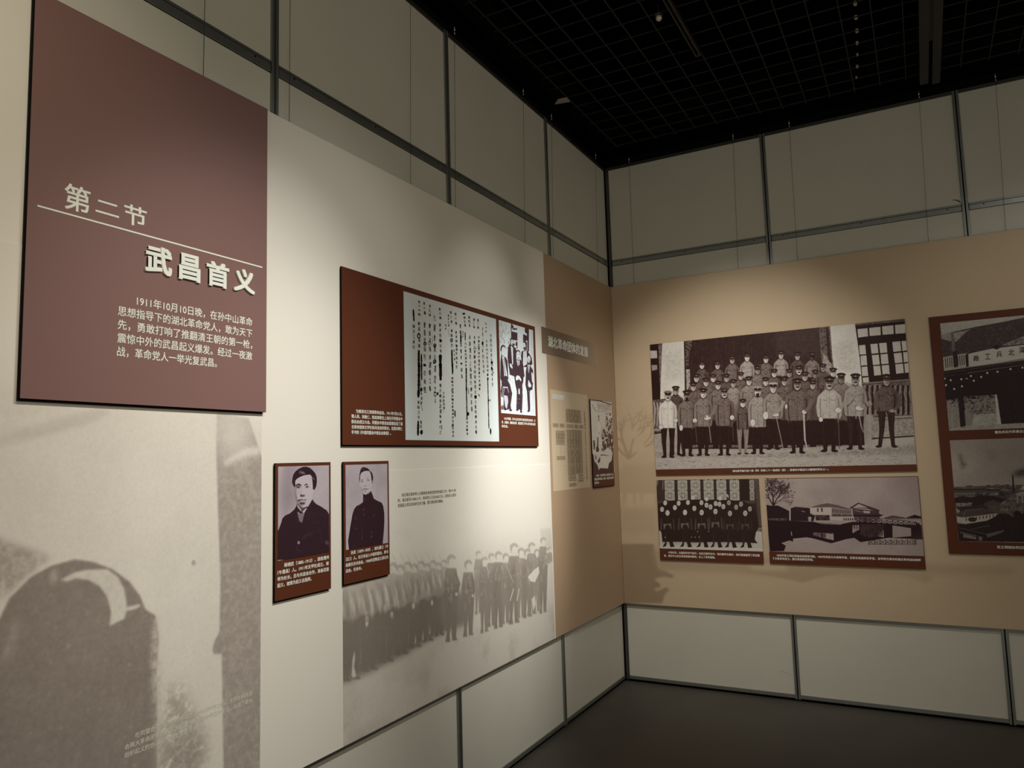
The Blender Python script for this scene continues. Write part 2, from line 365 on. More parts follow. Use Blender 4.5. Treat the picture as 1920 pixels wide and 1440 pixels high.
# ------------------------------------------------------------------ hanging wires
WL = [(382, 0, 384, 135, 'left wall above the maroon title board'), (540, 0, 545, 230, 'left wall, right of post by maroon title'), (768, 0, 772, 345, 'left wall, left of post above the manuscript'),
      (850, 60, 856, 390, 'left wall, right of post above the manuscript'), (979, 175, 986, 457, 'left wall, left of post above the brown strip'), (1032, 222, 1039, 486, 'left wall, right of post above the brown strip'), (1115, 292, 1122, 526, 'left wall, nearest to the corner')]
WR = [(1180, 300, 1188, 530, 'right wall, nearest to the corner'), (1375, 260, 1383, 502, 'right wall, left of post above the officers photo'), (1480, 235, 1495, 485, 'right wall, right of post above the officers photo'),
      (1723, 180, 1740, 450, 'right wall, left of the post at upper right'), (1867, 145, 1884, 430, 'right wall, right of the post at upper right')]
for P, lst in ((LW, WL), (RW, WR)):
    for i, (x0, y0, x1, y1, lab) in enumerate(lst):
        h = .5 * (P.px(x0, y0, .022)[0] + P.px(x1, y1, .022)[0]); h2 = P.px(x0, y0, .022)[0] if y0 > 1 else h
        h2 = h + max(-.012, min(.012, h2 - h)); hb = P.px(x1, y1, .022)[0]; hb = h + max(-.012, min(.012, hb - h))
        o = cyl('hanging_wire', P.w(h2, H + .018, .03), P.w(hb, MT - .1, .014), .0010, .0010, M['wire'], None, 6, label='thin steel hanging wire on the ' + lab, category='wire')
        cyl('ferrule', P.w(h2, H + .012, .03), P.w(h2, H + .036, .03), .0032, .0026, M['ferrule'], o, 8)
        cyl('ferrule', P.w(h2, H - .006, .03), P.w(h2, H + .004, .03), .003, .003, M['ferrule'], o, 8)
        cyl('upper_wire', P.w(h2, H + .03, .03), P.w(h2 + .006, 4.0, .03), .0009, .0009, M['wire'], o, 6)
# ------------------------------------------------------------------ mural boards
ml = board('mural_board', LW, -7.0, -.0246, MB, MT, .0105, MO, M['cream'], 'wide cream mural board with faded archway and marching soldiers covering the left wall', 'mural', edge=M['core'])
Z = .0006
def strip(name, P, h0, h1, z0, z1, m, parent, o0=MO, t=.0008, **kw): return wobj(name, P, h0, h1, z0, z1, o0 - .001, o0 + t, m, parent, **kw)
strip('brown_strip', LW, -1.213, -.0262, MB + .002, MT - .002, M['brown'], ml, label='olive brown printed strip beside the corner')
# banner with its ink fading to the right
cv = Canvas(LW, -1.276, -.35, 2.313, 2.481, 160, 0); u = np.linspace(0, 1, cv.W)[None]
cv.a[:] = np.clip((u - .42) / .58, 0, 1)
bn = cv.build('banner', ml, (122, 104, 84), (176, 154, 126), label='darker banner fading to the right', off0=MO + .001, thick=.0004)
T = Text(LW, MO + .0022); a = LW.px(1000 + 115 / 4.236, 420 + 935 / 4.236); b = LW.px(1000 + 432 / 4.236, 420 + 1018 / 4.236)
T.line('湖北革命团体的发展', a[0], b[0], 2.398, (b[0] - a[0]) / 9 * 1.05, .03); T.build('banner_lettering', M['text'], bn)

# organisation chart
cv = Canvas(LW, -1.182, -.58, 1.450, 2.091, 420, 1.0)
cv.frame(1000, 700, 5.5385)
def cell(x0, y0, x1, y1, hh, nd, dab=None):
    (ax, ay), (bx, by) = cv.pt(x0, y0), cv.pt(x1, y1); zc = (ay + by) / 2
    cv.comp(np.array([(ax, zc - hh), (bx, zc - hh), (bx, zc + hh), (ax, zc + hh)]), .32)
    for k in range(nd):
        c = ax + (bx - ax) * ((k + .5) / nd if nd > 3 or dab else (.12, .5, .9)[k]); w_ = (bx - ax) * (dab or .045) / 1.0
        cv.comp(np.array([(c - w_ / 2, zc - hh * .6), (c + w_ / 2, zc - hh * .6), (c + w_ / 2, zc + hh * .6), (c - w_ / 2, zc + hh * .6)]), .85)
        if dab: cv.comp(np.array([(c - w_ / 2, zc - hh * .1), (c + w_ / 2, zc - hh * .1), (c + w_ / 2, zc + hh * .12), (c - w_ / 2, zc + hh * .12)]), .4)
for r in [(340, 388, 492, 400, 5), (342, 428, 493, 434, 3), (343, 460, 494, 466, 4), (344, 495, 496, 500, 3), (350, 603, 502, 607, 5), (352, 639, 503, 642, 5), (352, 675, 504, 677, 5), (353, 710, 505, 711, 3),
          (355, 745, 506, 745, 5), (356, 780, 508, 780, 6), (358, 817, 510, 815, 3), (359, 852, 510, 850, 4), (360, 888, 512, 885, 3), (361, 922, 513, 920, 3), (362, 961, 514, 956, 5), (364, 996, 515, 991, 3), (365, 1030, 516, 1025, 3)]:
    cell(*r[:4], 4.6, r[4])
    cv.line([(332, r[1]), (r[0], r[1])], 2, .35); cv.line([(r[2], r[3]), (r[2] + 32, r[3])], 2, .35)
for r in [(347, 549, 420, 550, 5), (428, 553, 468, 554, 3), (478, 555, 520, 556, 3), (367, 1068, 444, 1064, 4), (367, 1104, 446, 1100, 4), (371, 1160, 448, 1156, 3), (202, 539, 260, 540, 4), (275, 542, 322, 543, 3), (234, 617, 327, 617, 5),
          (237, 690, 327, 688, 4), (235, 654, 327, 654, 3), (238, 726, 327, 724, 5), (243, 880, 333, 880, 5)]: cell(*r[:4], 4.8, r[4], .11)
cell(470, 1088, 520, 1086, 10.5, 3, .2)
cv.line('335,385 336,540 350,760 362,1104', 2, .35); cv.line('283,742 289,866', 2, .35); cv.line('260,540 275,541', 2, .35); cv.line('322,543 347,549', 2, .35); cv.line('446,1102 463,1102 463,1158 448,1158', 2, .4)
for t, wd in (('531,393 540,590', 7), ('541,602 547,752', 6), ('547,800 553,930', 3), ('554,950 560,1102', 8), ('520,1085 556,1084', 2.5)): cv.line(t, wd, .2)
for yy in (470, 500, 530, 775, 800, 850, 880, 910, 930): cv.ell(538 + (yy - 400) * .03, yy, 4, 8, .15)
oc = cv.build('organisation_chart', ml, (112, 96, 76), (196, 176, 146), label='pale organisation chart of small boxes', off0=MO + .001, thick=.0004)
T = Text(LW, MO + .0022); a = LW.px(1000 + 192 / 5.5385, 700 + 235 / 5.5385); b = LW.px(1000 + 316 / 5.5385, 700 + 237 / 5.5385)
T.line('湖北革命团体发展情况表', a[0], b[0], a[1] - .002, .036, .03); T.build('chart_title', M['text'], oc)

# archway print at the far left
cv = Canvas(LW, -5.4, -3.5475, MB + .004, 2.25, 420, 1.0); cv.frame(0, 740, 3.4286)
cr = (226, 218, 203)
k = 280 * 3.4286 / 1  # second crop starts 280 px lower
def A(t): return ' '.join('%s,%s' % (q.split(',')[0], float(q.split(',')[1]) + 960) for q in t.split())
cv.poly('-400,-300 1690,60 1690,2500 -400,2500', .93, blur=22)
cv.poly('-400,380 -100,270 60,235 350,160 640,85 720,110 560,190 250,270 40,330 -400,420', .76, blur=3, rough=.2)
cv.poly('-400,100 40,200 200,150 420,70 560,40 -400,-100', .84, blur=10, rough=.5)
cv.poly('-500,300 -100,330 60,300 200,560 100,900 -500,800', .9, blur=30)
cv.poly('1395,110 1600,150 1650,300 1690,420 1686,760 1680,2500 1440,2500 1425,1600 1426,1664 1378,1668 1366,1640 1372,1605 1390,1565 1412,1520 1418,1180 1405,820 1392,400', .42, blur=1, rough=.25)
cv.poly('1395,60 1600,150 1660,330 1500,420 1395,400', .86, blur=22)
cv.poly('1440,430 1500,390 1570,340 1670,330 1672,380 1560,400 1450,455', .9, blur=3)
cv.poly('-500,400 -200,830 0,930 180,990 330,1050 250,1100 60,1270 -60,1350 -500,1400', .5, blur=4, rough=.55)
cv.poly('-400,1950 -250,1650 0,1440 60,1310 200,1170 330,1100 480,1058 600,1075 720,1120 830,1200 900,1290 935,1380 1000,1420 1020,1560 1005,1800 1010,1960 1012,2500 -400,2500', .24, blur=1, rough=.08)
cv.poly('390,1190 480,1140 560,1125 690,1120 760,1170 800,1250 818,1365 895,1345 905,1358 880,1375 815,1390 800,1440 730,1475 705,1485 715,1400 690,1300 640,1230 570,1190 490,1180 430,1200', .88, blur=1, rough=.12)
cv.poly('325,1190 335,1130 350,1120 368,1150 355,1200 330,1230', .72, blur=3, rough=.5)
cv.poly(A('30,750 40,650 90,520 110,480 130,490 100,600 80,690 50,760'), .55, blur=4, rough=.6)
cv.poly(A('1015,470 1040,900 1020,1440 1012,1440 980,960 970,700 990,480'), .75, blur=3, rough=.8)
cv.poly(A('1020,1200 1080,950 1160,880 1210,1020 1290,1150 1330,1330 1290,1500 1020,1500'), .55, blur=10, rough=1.1)
cv.poly(A('1030,1340 1140,1190 1240,1160 1300,1280 1280,1500 1030,1500'), .4, blur=14, rough=1.0)
cv.ell(1245, 1080, 14, 18, .6, rough=.3)
rs = random.Random(3)
for i in range(150):
    x, y = rs.choice([(rs.uniform(1430, 1680), rs.uniform(300, 2300)), (rs.uniform(-100, 980), rs.uniform(1350, 2400))])
    cv.ell(x, y, rs.uniform(2, 7), rs.uniform(2, 9), min(1, cv.a.max()) * .72, al=.6, blur=1)
for i in range(110):
    x, y = rs.uniform(200, 1390), rs.uniform(150, 2300); cv.ell(x, y, rs.uniform(2, 9), rs.uniform(2, 7), .78, al=.55, blur=1)
n = noise2(cv.H, cv.W, (10, 12), 4, 5); cv.a += (n - .5) * .10 * np.where(cv.a > .97, 0, 1); cv.grain(.10, (cv.H / 3, cv.W / 3), 9)
# fades into the cream towards the top
zf = np.clip((np.linspace(cv.z0, cv.z1, cv.H) - 1.75) / .35, 0, 1)[:, None]; cv.a = np.clip(cv.a * (1 - zf) + 1.0 * zf, 0, 1)
ar = cv.build('archway_print', ml, (112, 98, 90), cr, label='faded printed photograph of a dark archway in a pale wall', off0=MO + .001, thick=.0004, rough=.5)

# soldiers print
cv = Canvas(LW, -3.128, -1.2285, MB + .004, 1.62, 420, 1.0); cv.frame(620, 840, 3.0)
cv.poly('60,1700 60,900 340,640 700,560 1000,520 1262,560 1270,1700', .86, blur=30)
cv.poly('60,2000 62,1330 150,1290 420,1180 640,1040 800,1020 1230,900 1262,880 1270,2000', .82, blur=4)
cv.poly('1178,455 1240,452 1248,560 1190,545', .8, blur=2)
cv.poly('345,430 400,440 470,470 440,520 350,500', .9, blur=8); cv.poly('600,420 740,430 800,480 640,470', .92, blur=10)
rs = random.Random(11)
# the ranks on the left, larger towards the left
cv.poly('60,1290 62,900 200,900 420,860 640,800 770,830 770,960 640,1020 420,1150 200,1260', .40, blur=8)
xq = [640]
while xq[-1] > 60: xq.append(xq[-1] - (30 + (640 - xq[-1]) * .05))
for i, x in enumerate(xq):
    t = (640 - x) / 580; k = .62 + .75 * t; hy = 650 + 40 * t - (0 if i % 2 else 14); fy = 1035 + t * 285 + (0 if i % 2 else -16); wy = hy + (fy - hy) * .46
    dk = .26 + rs.uniform(-.03, .07)
    cv.poly([(x - 30 * k, wy - 30), (x + 26 * k, wy - 34), (x + 30 * k, wy + 60 * k), (x + 26 * k, fy - 60 * k), (x + 30 * k, fy - 12), (x + 46 * k, fy - 6), (x + 44 * k, fy + 4), (x + 8 * k, fy + 2), (x + 2 * k, fy - 70 * k), (x - 6 * k, fy + 8), (x - 34 * k, fy + 12), (x - 26 * k, fy - 60 * k)], dk, blur=1)
    cv.poly([(x - 26 * k, hy + 52 * k), (x + 6 * k, hy + 46 * k), (x + 30 * k, hy + 66 * k), (x + 40 * k, hy + 150 * k), (x + 30 * k, wy), (x - 34 * k, wy + 10), (x - 40 * k, hy + 140 * k)], .52 + rs.uniform(-.08, .06), blur=2)
    for q in range(4):
        xx = x + rs.uniform(-28, 22) * k; yy = hy + rs.uniform(70, 130) * k; cv.line([(xx, yy), (xx + 10 * k, yy + 40 * k), (xx + rs.uniform(4, 26) * k, min(wy + 20, yy + rs.uniform(80, 150) * k))], [6 * k, 15 * k, 5 * k], rs.choice([.80, .84, .36]), blur=2, al=.8)
    cv.poly([(x + 4 * k, hy + 90 * k), (x + 22 * k, hy + 100 * k), (x + 44 * k, hy + 190 * k), (x + 30 * k, hy + 206 * k), (x + 20 * k, hy + 150 * k)], .34, blur=2, al=.8)
    if i % 3 == 0: cv.ell(x + 34 * k, wy + 26 * k, 9 * k, 20 * k, .84, blur=1); cv.poly([(x + 2 * k, fy - 30), (x + 4 * k, wy + 70 * k), (x + 9 * k, fy - 40)], .82, blur=1)
    cv.ell(x - 2 * k, hy + 24 * k, 17 * k, 24 * k, .86, blur=1)
    cv.poly([(x - 24 * k, hy + 18 * k), (x - 22 * k, hy - 4 * k), (x - 4 * k, hy - 14 * k), (x + 18 * k, hy - 8 * k), (x + 26 * k, hy + 14 * k), (x + 22 * k, hy + 44 * k), (x + 12 * k, hy + 20 * k), (x - 4 * k, hy + 4 * k), (x - 16 * k, hy + 10 * k)], .46, blur=1)
    cv.line([(x - 52 * k, hy - 74 * k), (x + 14 * k, hy + 90 * k)], 5 * k, .60, al=.8, blur=1)
cv.poly('62,1310 62,960 200,960 420,930 640,880 760,860 755,980 640,1030 420,1158 240,1250 62,1330', .27, blur=6, al=.8)
cv.poly('610,830 780,800 800,900 760,1000 640,1020', .36, blur=10, al=.9)
for t in ('118,1280 124,1190 134,1140 138,1180 132,1230 146,1285 128,1296', '474,1100 478,1045 482,1098', '516,1080 520,1020 524,1078', '556,1050 560,990 562,1048', '200,1010 196,985 206,972 214,990'):
    cv.poly(t, .84, blur=1)
# foreground figures on the right: x, head y, feet y, half width, tone
for x, hy, fy, k, dk in [(680, 610, 1085, 1.0, .30), (775, 640, 1055, .9, .34), (832, 585, 930, .6, .45), (866, 620, 1035, .72, .38), (905, 600, 1000, .7, .36), (945, 590, 1010, .8, .32), (985, 600, 985, .7, .38), (1033, 545, 985, .95, .33), (1072, 570, 950, .75, .42), (1108, 575, 950, .8, .36), (1132, 540, 935, .8, .40), (1160, 575, 920, .6, .45), (1196, 510, 925, .66, .38), (1232, 560, 640, .4, .5), (1218, 570, 650, .4, .5)]:
    b = hy + 66 * k
    cv.poly([(x - 30 * k, b), (x + 28 * k, b), (x + 40 * k, b + 110 * k), (x + 34 * k, b + (fy - b) * .55), (x + 26 * k, fy - 22 * k), (x + 34 * k, fy - 4), (x + 4 * k, fy), (x + 2 * k, fy - 40 * k), (x - 2 * k, b + (fy - b) * .66), (x - 10 * k, fy - 30 * k), (x - 6 * k, fy + 6), (x - 34 * k, fy + 8), (x - 26 * k, fy - 40 * k), (x - 36 * k, b + (fy - b) * .5), (x - 42 * k, b + 90 * k)], dk, blur=1)
    for q in range(9):
        xx, yy = x + rs.uniform(-30, 26) * k, rs.uniform(b + 6, b + (fy - b) * .5); cv.line([(xx, yy), (xx + rs.uniform(-4, 10) * k, yy + rs.uniform(20, 60) * k)], rs.uniform(3, 9) * k, rs.choice([dk - .1, dk + .16, dk + .3]), blur=1, al=.7)
    cv.line([(x - 34 * k, b + 118 * k), (x + 34 * k, b + 112 * k)], 6 * k, dk + .2, blur=1, al=.7)
    cv.line([(x + 20 * k, b + 20 * k), (x + 44 * k, b + 90 * k), (x + 30 * k, b + 140 * k)], [14 * k, 16 * k, 8 * k], dk - .08, blur=1, al=.8); cv.ell(x + 28 * k, b + 146 * k, 7 * k, 10 * k, .8, blur=1)
    cv.ell(x + 2 * k, hy + 34 * k, 16 * k, 24 * k, .88, blur=1)
    cv.poly([(x - 24 * k, hy + 26 * k), (x - 26 * k, hy + 4 * k), (x - 8 * k, hy - 12 * k), (x + 12 * k, hy - 10 * k), (x + 26 * k, hy + 8 * k), (x + 20 * k, hy + 16 * k), (x, hy + 6 * k), (x - 14 * k, hy + 22 * k), (x - 12 * k, hy + 54 * k)], .48, blur=1)
cv.poly('1110,725 1140,690 1170,665 1175,700 1150,755 1125,750', .92); cv.line('1030,790 1010,860', 6, .75); cv.line('1048,860 1062,790', 5, .8); cv.poly('1130,850 1150,830 1155,880 1140,915', .86, blur=1)
cv.line('980,640 1030,760', 4, .6); cv.line('860,610 890,700', 4, .75)
zz = np.linspace(cv.z0, cv.z1, cv.H)[:, None]; hh = np.linspace(0, 1, cv.W)[None]
f = np.clip((zz - 1.03) / .40, 0, 1) ** .9; cv.a = cv.a * (1 - .82 * f) + 1.0 * .82 * f
f2 = np.clip((zz - 1.42) / .16, 0, 1); cv.a = cv.a * (1 - f2) + f2
n = noise2(cv.H, cv.W, (8, 14), 14, 5); cv.a -= np.clip(n - .52, 0, 1) * .5 * np.clip((.95 - zz) / .3, 0, 1); cv.grain(.07, (cv.H / 3, cv.W / 3), 19)
cv.a = np.clip(cv.a, 0, 1); sel = f2 > .98; cv.a = np.where(sel, 1.0, cv.a)
cv.build('soldiers_print', ml, (96, 84, 74), cr, label='faded printed photograph of soldiers drilling in ranks', off0=MO + .001, thick=.0004, rough=.5)

def at(P, fr, x, y, off=MO): return P.px(fr[0] + x / fr[2], fr[1] + y / fr[2], off)
def block(P, fr, lines, l0, l1, r, m, parent, off, short=None, ind=0, n=None, bold=.012, emk=1.0, name='caption_text'):
    """l0, l1: left centres of the first and last lines; r: right end of a full line"""
    a0 = at(P, fr, *l0, off); a1 = at(P, fr, *l1, off); b = at(P, fr, *r, off)
    a = a1[0] if len(lines) > 1 else a0[0]; em = (b[0] - a) / (n or len(lines[min(1, len(lines) - 1)]))
    T = Text(P, off)
    for i, t in enumerate(lines):
        z = a0[1] + (a1[1] - a0[1]) * i / max(1, len(lines) - 1)
        h0 = a0[0] if i == 0 else a; h1 = b[0]
        if i == len(lines) - 1 and short: h1 = at(P, fr, *short, off)[0]
        T.line(t, h0, h1, z, em * emk, bold)
    return T.build(name, m, parent)
block(LW, (0, 1020, 3.4286), ['在同盟会中部总会的推动下，1911年9月23日，文学社和共进', '会两大革命团体的负责人在武昌雄楚楼10号召开会议，达成了联合', '组织起义的协议。图为雄楚楼10号。'], (868, 1232), (800, 1362), (1622, 990), M['textg'], ml, MO + .002, short=(1272, 1180), n=29)
block(LW, (480, 840, 4.5), ['经过湖北革命党人长期艰苦卓绝的宣传和组织工作，到1911年', '间，湖北新军15000人中，革命党人已达5000之众，这些兵士成为', '武昌起义成功发动的主体力量。图为湖北新军操练。'], (1230, 397), (1197, 487), (1687, 375), M['textd'], ml, MO + .002, short=(1580, 450), n=29)

# ------------------------------------------------------------------ title board
TO = .040
tb = board('title_board', LW, -4.372, -3.541, 1.843, 2.966, MO + .003, TO, M['maroon'], 'large dark maroon title board with white Chinese heading on the left wall', 'sign')
shadow_strip(LW, tb, -4.372, -3.541, 1.843, 2.966, TO - .006)
F = (0, 340, 3.4286); T = Text(LW, TO + .0004)
def up(x, y): return at(LW, F, x, y, TO)
for ch, x, y, wx, hy in (('第', 497, 112, 168, 186), ('二', 690, 175, 152, 112), ('节', 870, 222, 146, 150)):
    a, b, c, d = up(x - wx / 2, y), up(x + wx / 2, y), up(x, y - hy / 2), up(x, y + hy / 2)
    sk = {'第': .90, '二': .72, '节': .86}[ch]
    T.char(ch, (a[0] + b[0]) / 2, (c[1] + d[1]) / 2, b[0] - a[0], (c[1] - d[1]) * sk, .011)
T.build('section_heading', M['text'], tb)
a, b = up(240, 158), up(1685, 552)
strip('rule_line', LW, a[0], b[0], (a[1] + b[1]) / 2 - .0024, (a[1] + b[1]) / 2 + .0024, M['text'], tb, TO)
T = Text(LW, TO + .0034)
for ch, x, y, wx, hy in (('武', 1014, 510, 172, 190), ('昌', 1212, 557, 138, 184), ('首', 1393, 602, 146, 172), ('义', 1564, 642, 136, 160)):
    a, b, c, d = up(x - wx / 2, y), up(x + wx / 2, y), up(x, y - hy / 2), up(x, y + hy / 2)
    T.char(ch, (a[0] + b[0]) / 2, (c[1] + d[1]) / 2, b[0] - a[0], (c[1] - d[1]) * .93, .031, .0034)
T.build('raised_heading', M['text'], tb, label='thick raised white characters')
block(LW, F, ['1911年10月10日晚，在孙中山革命', '思想指导下的湖北革命党人，敢为天下', '先，勇敢打响了推翻清王朝的第一枪，', '震惊中外的武昌起义爆发。经过一夜激', '战，革命党人一举光复武昌。'], (880, 768), (752, 1092), (1622, 975), M['text'], tb, TO + .0006, short=(1395, 1170), n=17, name='body_text', bold=.008, emk=1.05)
# ------------------------------------------------------------------ boards on the left wall
BT = .010; BO = MO + BT
def rect(P, pts, off):
    q = [P.px(x, y, off) for x, y in pts]           # tl tr br bl
    return (q[0][0] + q[3][0]) / 2, (q[1][0] + q[2][0]) / 2, (q[2][1] + q[3][1]) / 2, (q[0][1] + q[1][1]) / 2
def crect(P, fr, pts, off): return rect(P, [(fr[0] + x / fr[2], fr[1] + y / fr[2]) for x, y in pts], off)
D1, L1 = (46, 26, 33), (214, 204, 206)
mb = board('photo_board', LW, *rect(LW, [(641, 500), (1003, 612), (1010, 836), (641, 836)], BO), MO + .003, BO, M['rust'], 'wide rust brown board with handwritten manuscript page and small group photograph', 'display board')
_q = rect(LW, [(641, 500), (1003, 612), (1010, 836), (641, 836)], BO); shadow_strip(LW, mb, *_q, BO - .004)
F5 = (620, 480, 3.789)
pr_ = crect(LW, F5, [(520, 252), (1172, 447), (1197, 1318), (528, 1307)], BO)
# page
cv = Canvas(LW, *pr_, 300, 1.0, off=BO + .002); cv.frame(755, 540, 9.6)
cv.poly('170,185 1600,590 1600,3000 170,2600', .72, blur=5); n = noise2(cv.H, cv.W, (5, 4), 3, 4); cv.a -= np.clip(n - .5, 0, 1) * .7
pg = cv.build('manuscript_page', mb, (200, 184, 168), (206, 214, 210), label='pale manuscript page with black vertical handwriting', off0=BO + .0005, thick=.0006)
FA, FB = (755, 540, 9.6), (755, 680, 9.2919); PO = BO + .0016
T = Text(LW, PO); rs = random.Random(5)
def col(txt, p0, p1, f0=FA, f1=FB, wd=.019, bold=.012):
    a, b = at(LW, f0, *p0, PO), at(LW, f1, *p1, PO); n = len(txt)
    for i, ch in enumerate(txt):
        t = (i + .5) / n; k = rs.uniform(.75, 1.1)
        T.char(ch, a[0] + (b[0] - a[0]) * t + rs.uniform(-.0015, .0015), a[1] + (b[1] - a[1]) * t, wd * k, abs(a[1] - b[1]) / n * rs.uniform(.62, .8), bold, rot=rs.uniform(-.12, .16), sh=rs.uniform(-.15, .2))
col('中國同盟會中部總會章程', (1585, 815), (1568, 420), bold=0)
col('第一條', (1497, 610), (1503, 815), FA, FA, .015, 0); col('本會由中國同盟會', (1508, 920), (1485, 170), bold=0); col('會員之志願', (1440, 690), (1442, 1180), FA, FA, .014, -.002); col('同意者組', (1445, 1190), (1415, 190), bold=0)
col('第二條', (1355, 550), (1358, 745), FA, FA); col('本會定名為中國同盟會中部總會', (1367, 850), (1342, 490))
col('第三條', (1282, 535), (1284, 735), FA, FA); col('本會以推覆清政府建設民主的立憲政體為主義', (1290, 845), (1280, 1250))
col('第四條', (1197, 495), (1206, 710), FA, FA); col('本部置於上海置分會於各處', (1208, 830), (1205, 860))
col('第五條', (1112, 500), (1126, 705), FA, FA); col('凡中國同盟會會員依本會', (1130, 970), (1110, 330)); col('皆得為會員', (1118, 940), (1130, 1270), FB, FB)
col('會員入本會者一律為', (1040, 630), (1032, 290)); col('依法律', (1088, 770), (1082, 900), FA, FA, .012)
col('第六條', (950, 430), (965, 675), FA, FA); col('會員皆一律平等享受', (965, 760), (942, 110))
col('第七條', (865, 400), (880, 645), FA, FA); col('會員得於', (880, 725), (888, 1075), FA, FA); col('範圍內保持身體財產職業居住信仰自由', (865, 240), (880, 1300), FB, FB)
col('須有法律', (822, 470), (828, 700), FA, FA, .013); col('本會', (775, 640), (778, 760), FA, FA, .013); col('依法律', (925, 1090), (935, 1320), FA, FA, .012)
col('第八條', (668, 345), (680, 575), FA, FA, bold=.02); col('會員有依法律', (675, 620), (682, 1180), FA, FA); col('擔任義務及選舉實行之', (655, 350), (660, 1260), FB, FB); col('選舉被選權', (715, 500), (728, 820), FB, FB, .012, .006)
col('七條會員公選定之人', (572, 440), (570, 740)); col('第九條', (487, 285), (492, 525), FA, FA); col('會員不得兼選舉之權', (490, 610), (478, 520))
col('第十條', (385, 235), (402, 490), FA, FA, bold=.02); col('會員須保守一切秘密', (395, 590), (385, 540)); col('第十一條', (298, 215), (298, 510), FA, FA)
col('會員不得違', (295, 590), (297, 1090), FA, FA); col('章程之法', (278, 650), (280, 990), FB, FB); col('員規定', (322, 500), (335, 740), FB, FB, .014); col('國民', (318, 1000), (322, 1150), FB, FB, .015)
col('議決之處分', (198, 640), (200, 1110), FA, FA, .017); col('會則', (1565, 90), (1580, 200), FB, FB, .014)
T.build('handwriting', M['ink'], pg)
# ink bars, rings and blots struck over the text
bi = []
def inkpoly(pts, fr):
    bi[-1].append([tuple(LW.w(*at(LW, fr, x, y, PO + .0003), PO + .0003)) for x, y in pts])
def bar(pts, wd, fr):
    bi.append([]); rr = random.Random(len(pts) * 7 + int(pts[0][0])); L_, R_ = [], []
    for i in range(len(pts) - 1):
        (x0, y0), (x1, y1) = pts[i], pts[i + 1]
        n = max(2, int(abs(y1 - y0) / 22))
        for k in range(n + (i == len(pts) - 2)):
            t = k / n; x, y = x0 + (x1 - x0) * t, y0 + (y1 - y0) * t; e = wd / 2 * rr.uniform(.72, 1.15)
            if (i == 0 and k == 0) or (i == len(pts) - 2 and k == n): e *= .5
            L_.append((x - e, y)); R_.append((x + e, y))
    for i in range(len(L_) - 1): inkpoly([L_[i], L_[i + 1], R_[i + 1], R_[i]], fr)
def blob(x, y, rx, ry, fr):
    bi.append([]); rr = random.Random(int(x + y)); inkpoly([(x + rx * math.cos(a * math.tau / 16) * rr.uniform(.85, 1.1), y - ry * math.sin(a * math.tau / 16) * rr.uniform(.85, 1.1)) for a in range(16)], fr)
def ring(x, y, rx, ry, wd, fr):
    bi.append([])
    for a in range(18):
        t0, t1 = a * math.tau / 18, (a + 1) * math.tau / 18
        inkpoly([(x + rx * math.cos(t0), y + ry * math.sin(t0)), (x + rx * math.cos(t1), y + ry * math.sin(t1)), (x + (rx - wd) * math.cos(t1), y + (ry - wd * 1.3) * math.sin(t1)), (x + (rx - wd) * math.cos(t0), y + (ry - wd * 1.3) * math.sin(t0))], fr)
bar([(192, 380), (205, 600)], 28, FA); bar([(292, 1115), (290, 1440)], 40, FA); bar([(288, 0), (282, 400), (275, 610)], 44, FB); bar([(338, 1185), (340, 1440)], 26, FA); bar([(330, 0), (332, 310)], 24, FB)
blob(325, 465, 22, 38, FB); bar([(272, 1010), (268, 1270)], 36, FB); blob(330, 1210, 26, 44, FB); bar([(300, 640), (350, 840)], 6, FB); bar([(310, 330), (325, 430)], 6, FB)
bar([(678, 1195), (680, 1440)], 54, FA); bar([(660, 0), (662, 310)], 50, FB); bar([(885, 1105), (895, 1440)], 30, FA); bar([(868, 0), (872, 200)], 26, FB)
bar([(1048, 830), (1050, 1000)], 26, FA); blob(1100, 462, 28, 18, FA); bar([(1125, 795), (1128, 945)], 18, FA); bar([(1108, 90), (1110, 400), (1122, 960)], 20, FB); blob(1112, 455, 16, 22, FB); blob(1140, 890, 20, 34, FB); bar([(1145, 440), (1150, 545)], 8, FB)
bar([(1482, 270), (1490, 560), (1500, 1000), (1505, 1150)], 15, FB); blob(1482, 210, 14, 26, FB); blob(1484, 280, 14, 26, FB); blob(1495, 655, 14, 22, FB); blob(1522, 655, 8, 20, FB); bar([(1532, 1140), (1535, 1250)], 24, FB)
blob(1606, 1342, 20, 30, FA); blob(1552, 95, 14, 26, FB); blob(1440, 995, 16, 40, FA); blob(1272, 598, 22, 34, FB); bar([(1318, 540), (1345, 590)], 16, FB); bar([(910, 830), (916, 945)], 24, FB); blob(612, 540, 14, 30, FB); blob(550, 5, 18, 16, FB)
ring(292, 862, 33, 48, 16, FA); ring(403, 1005, 28, 34, 16, FA); ring(484, 995, 27, 36, 6, FA); ring(580, 1035, 28, 38, 16, FA); ring(575, 1322, 27, 40, 15, FA); ring(880, 940, 24, 38, 10, FA); ring(1370, 1070, 17, 24, 8, FA); ring(568, 548, 26, 42, 10, FB); ring(873, 1092, 18, 28, 9, FB); ring(866, 482, 18, 22, 7, FB); blob(685, 948, 22, 30, FA); blob(975, 1052, 16, 16, FA); ring(1119, 1168, 12, 24, 6, FB); ring(1303, 1110, 22, 34, 5, FA)
bar([(820, 740), (845, 885)], 3, FA); bar([(700, 560), (712, 860)], 4, FB); bar([(683, 1080), (685, 1180)], 7, FB); bar([(540, 870), (530, 1050)], 4, FA)
for fs in bi:
    v, f = [], []
    for q_ in fs: f.append(tuple(range(len(v), len(v) + len(q_)))); v += q_
    me = bpy.data.meshes.new('ink_mark'); me.from_pydata(v, [], f); me.materials.append(M['ink']); o = link('ink_mark', me, mb)

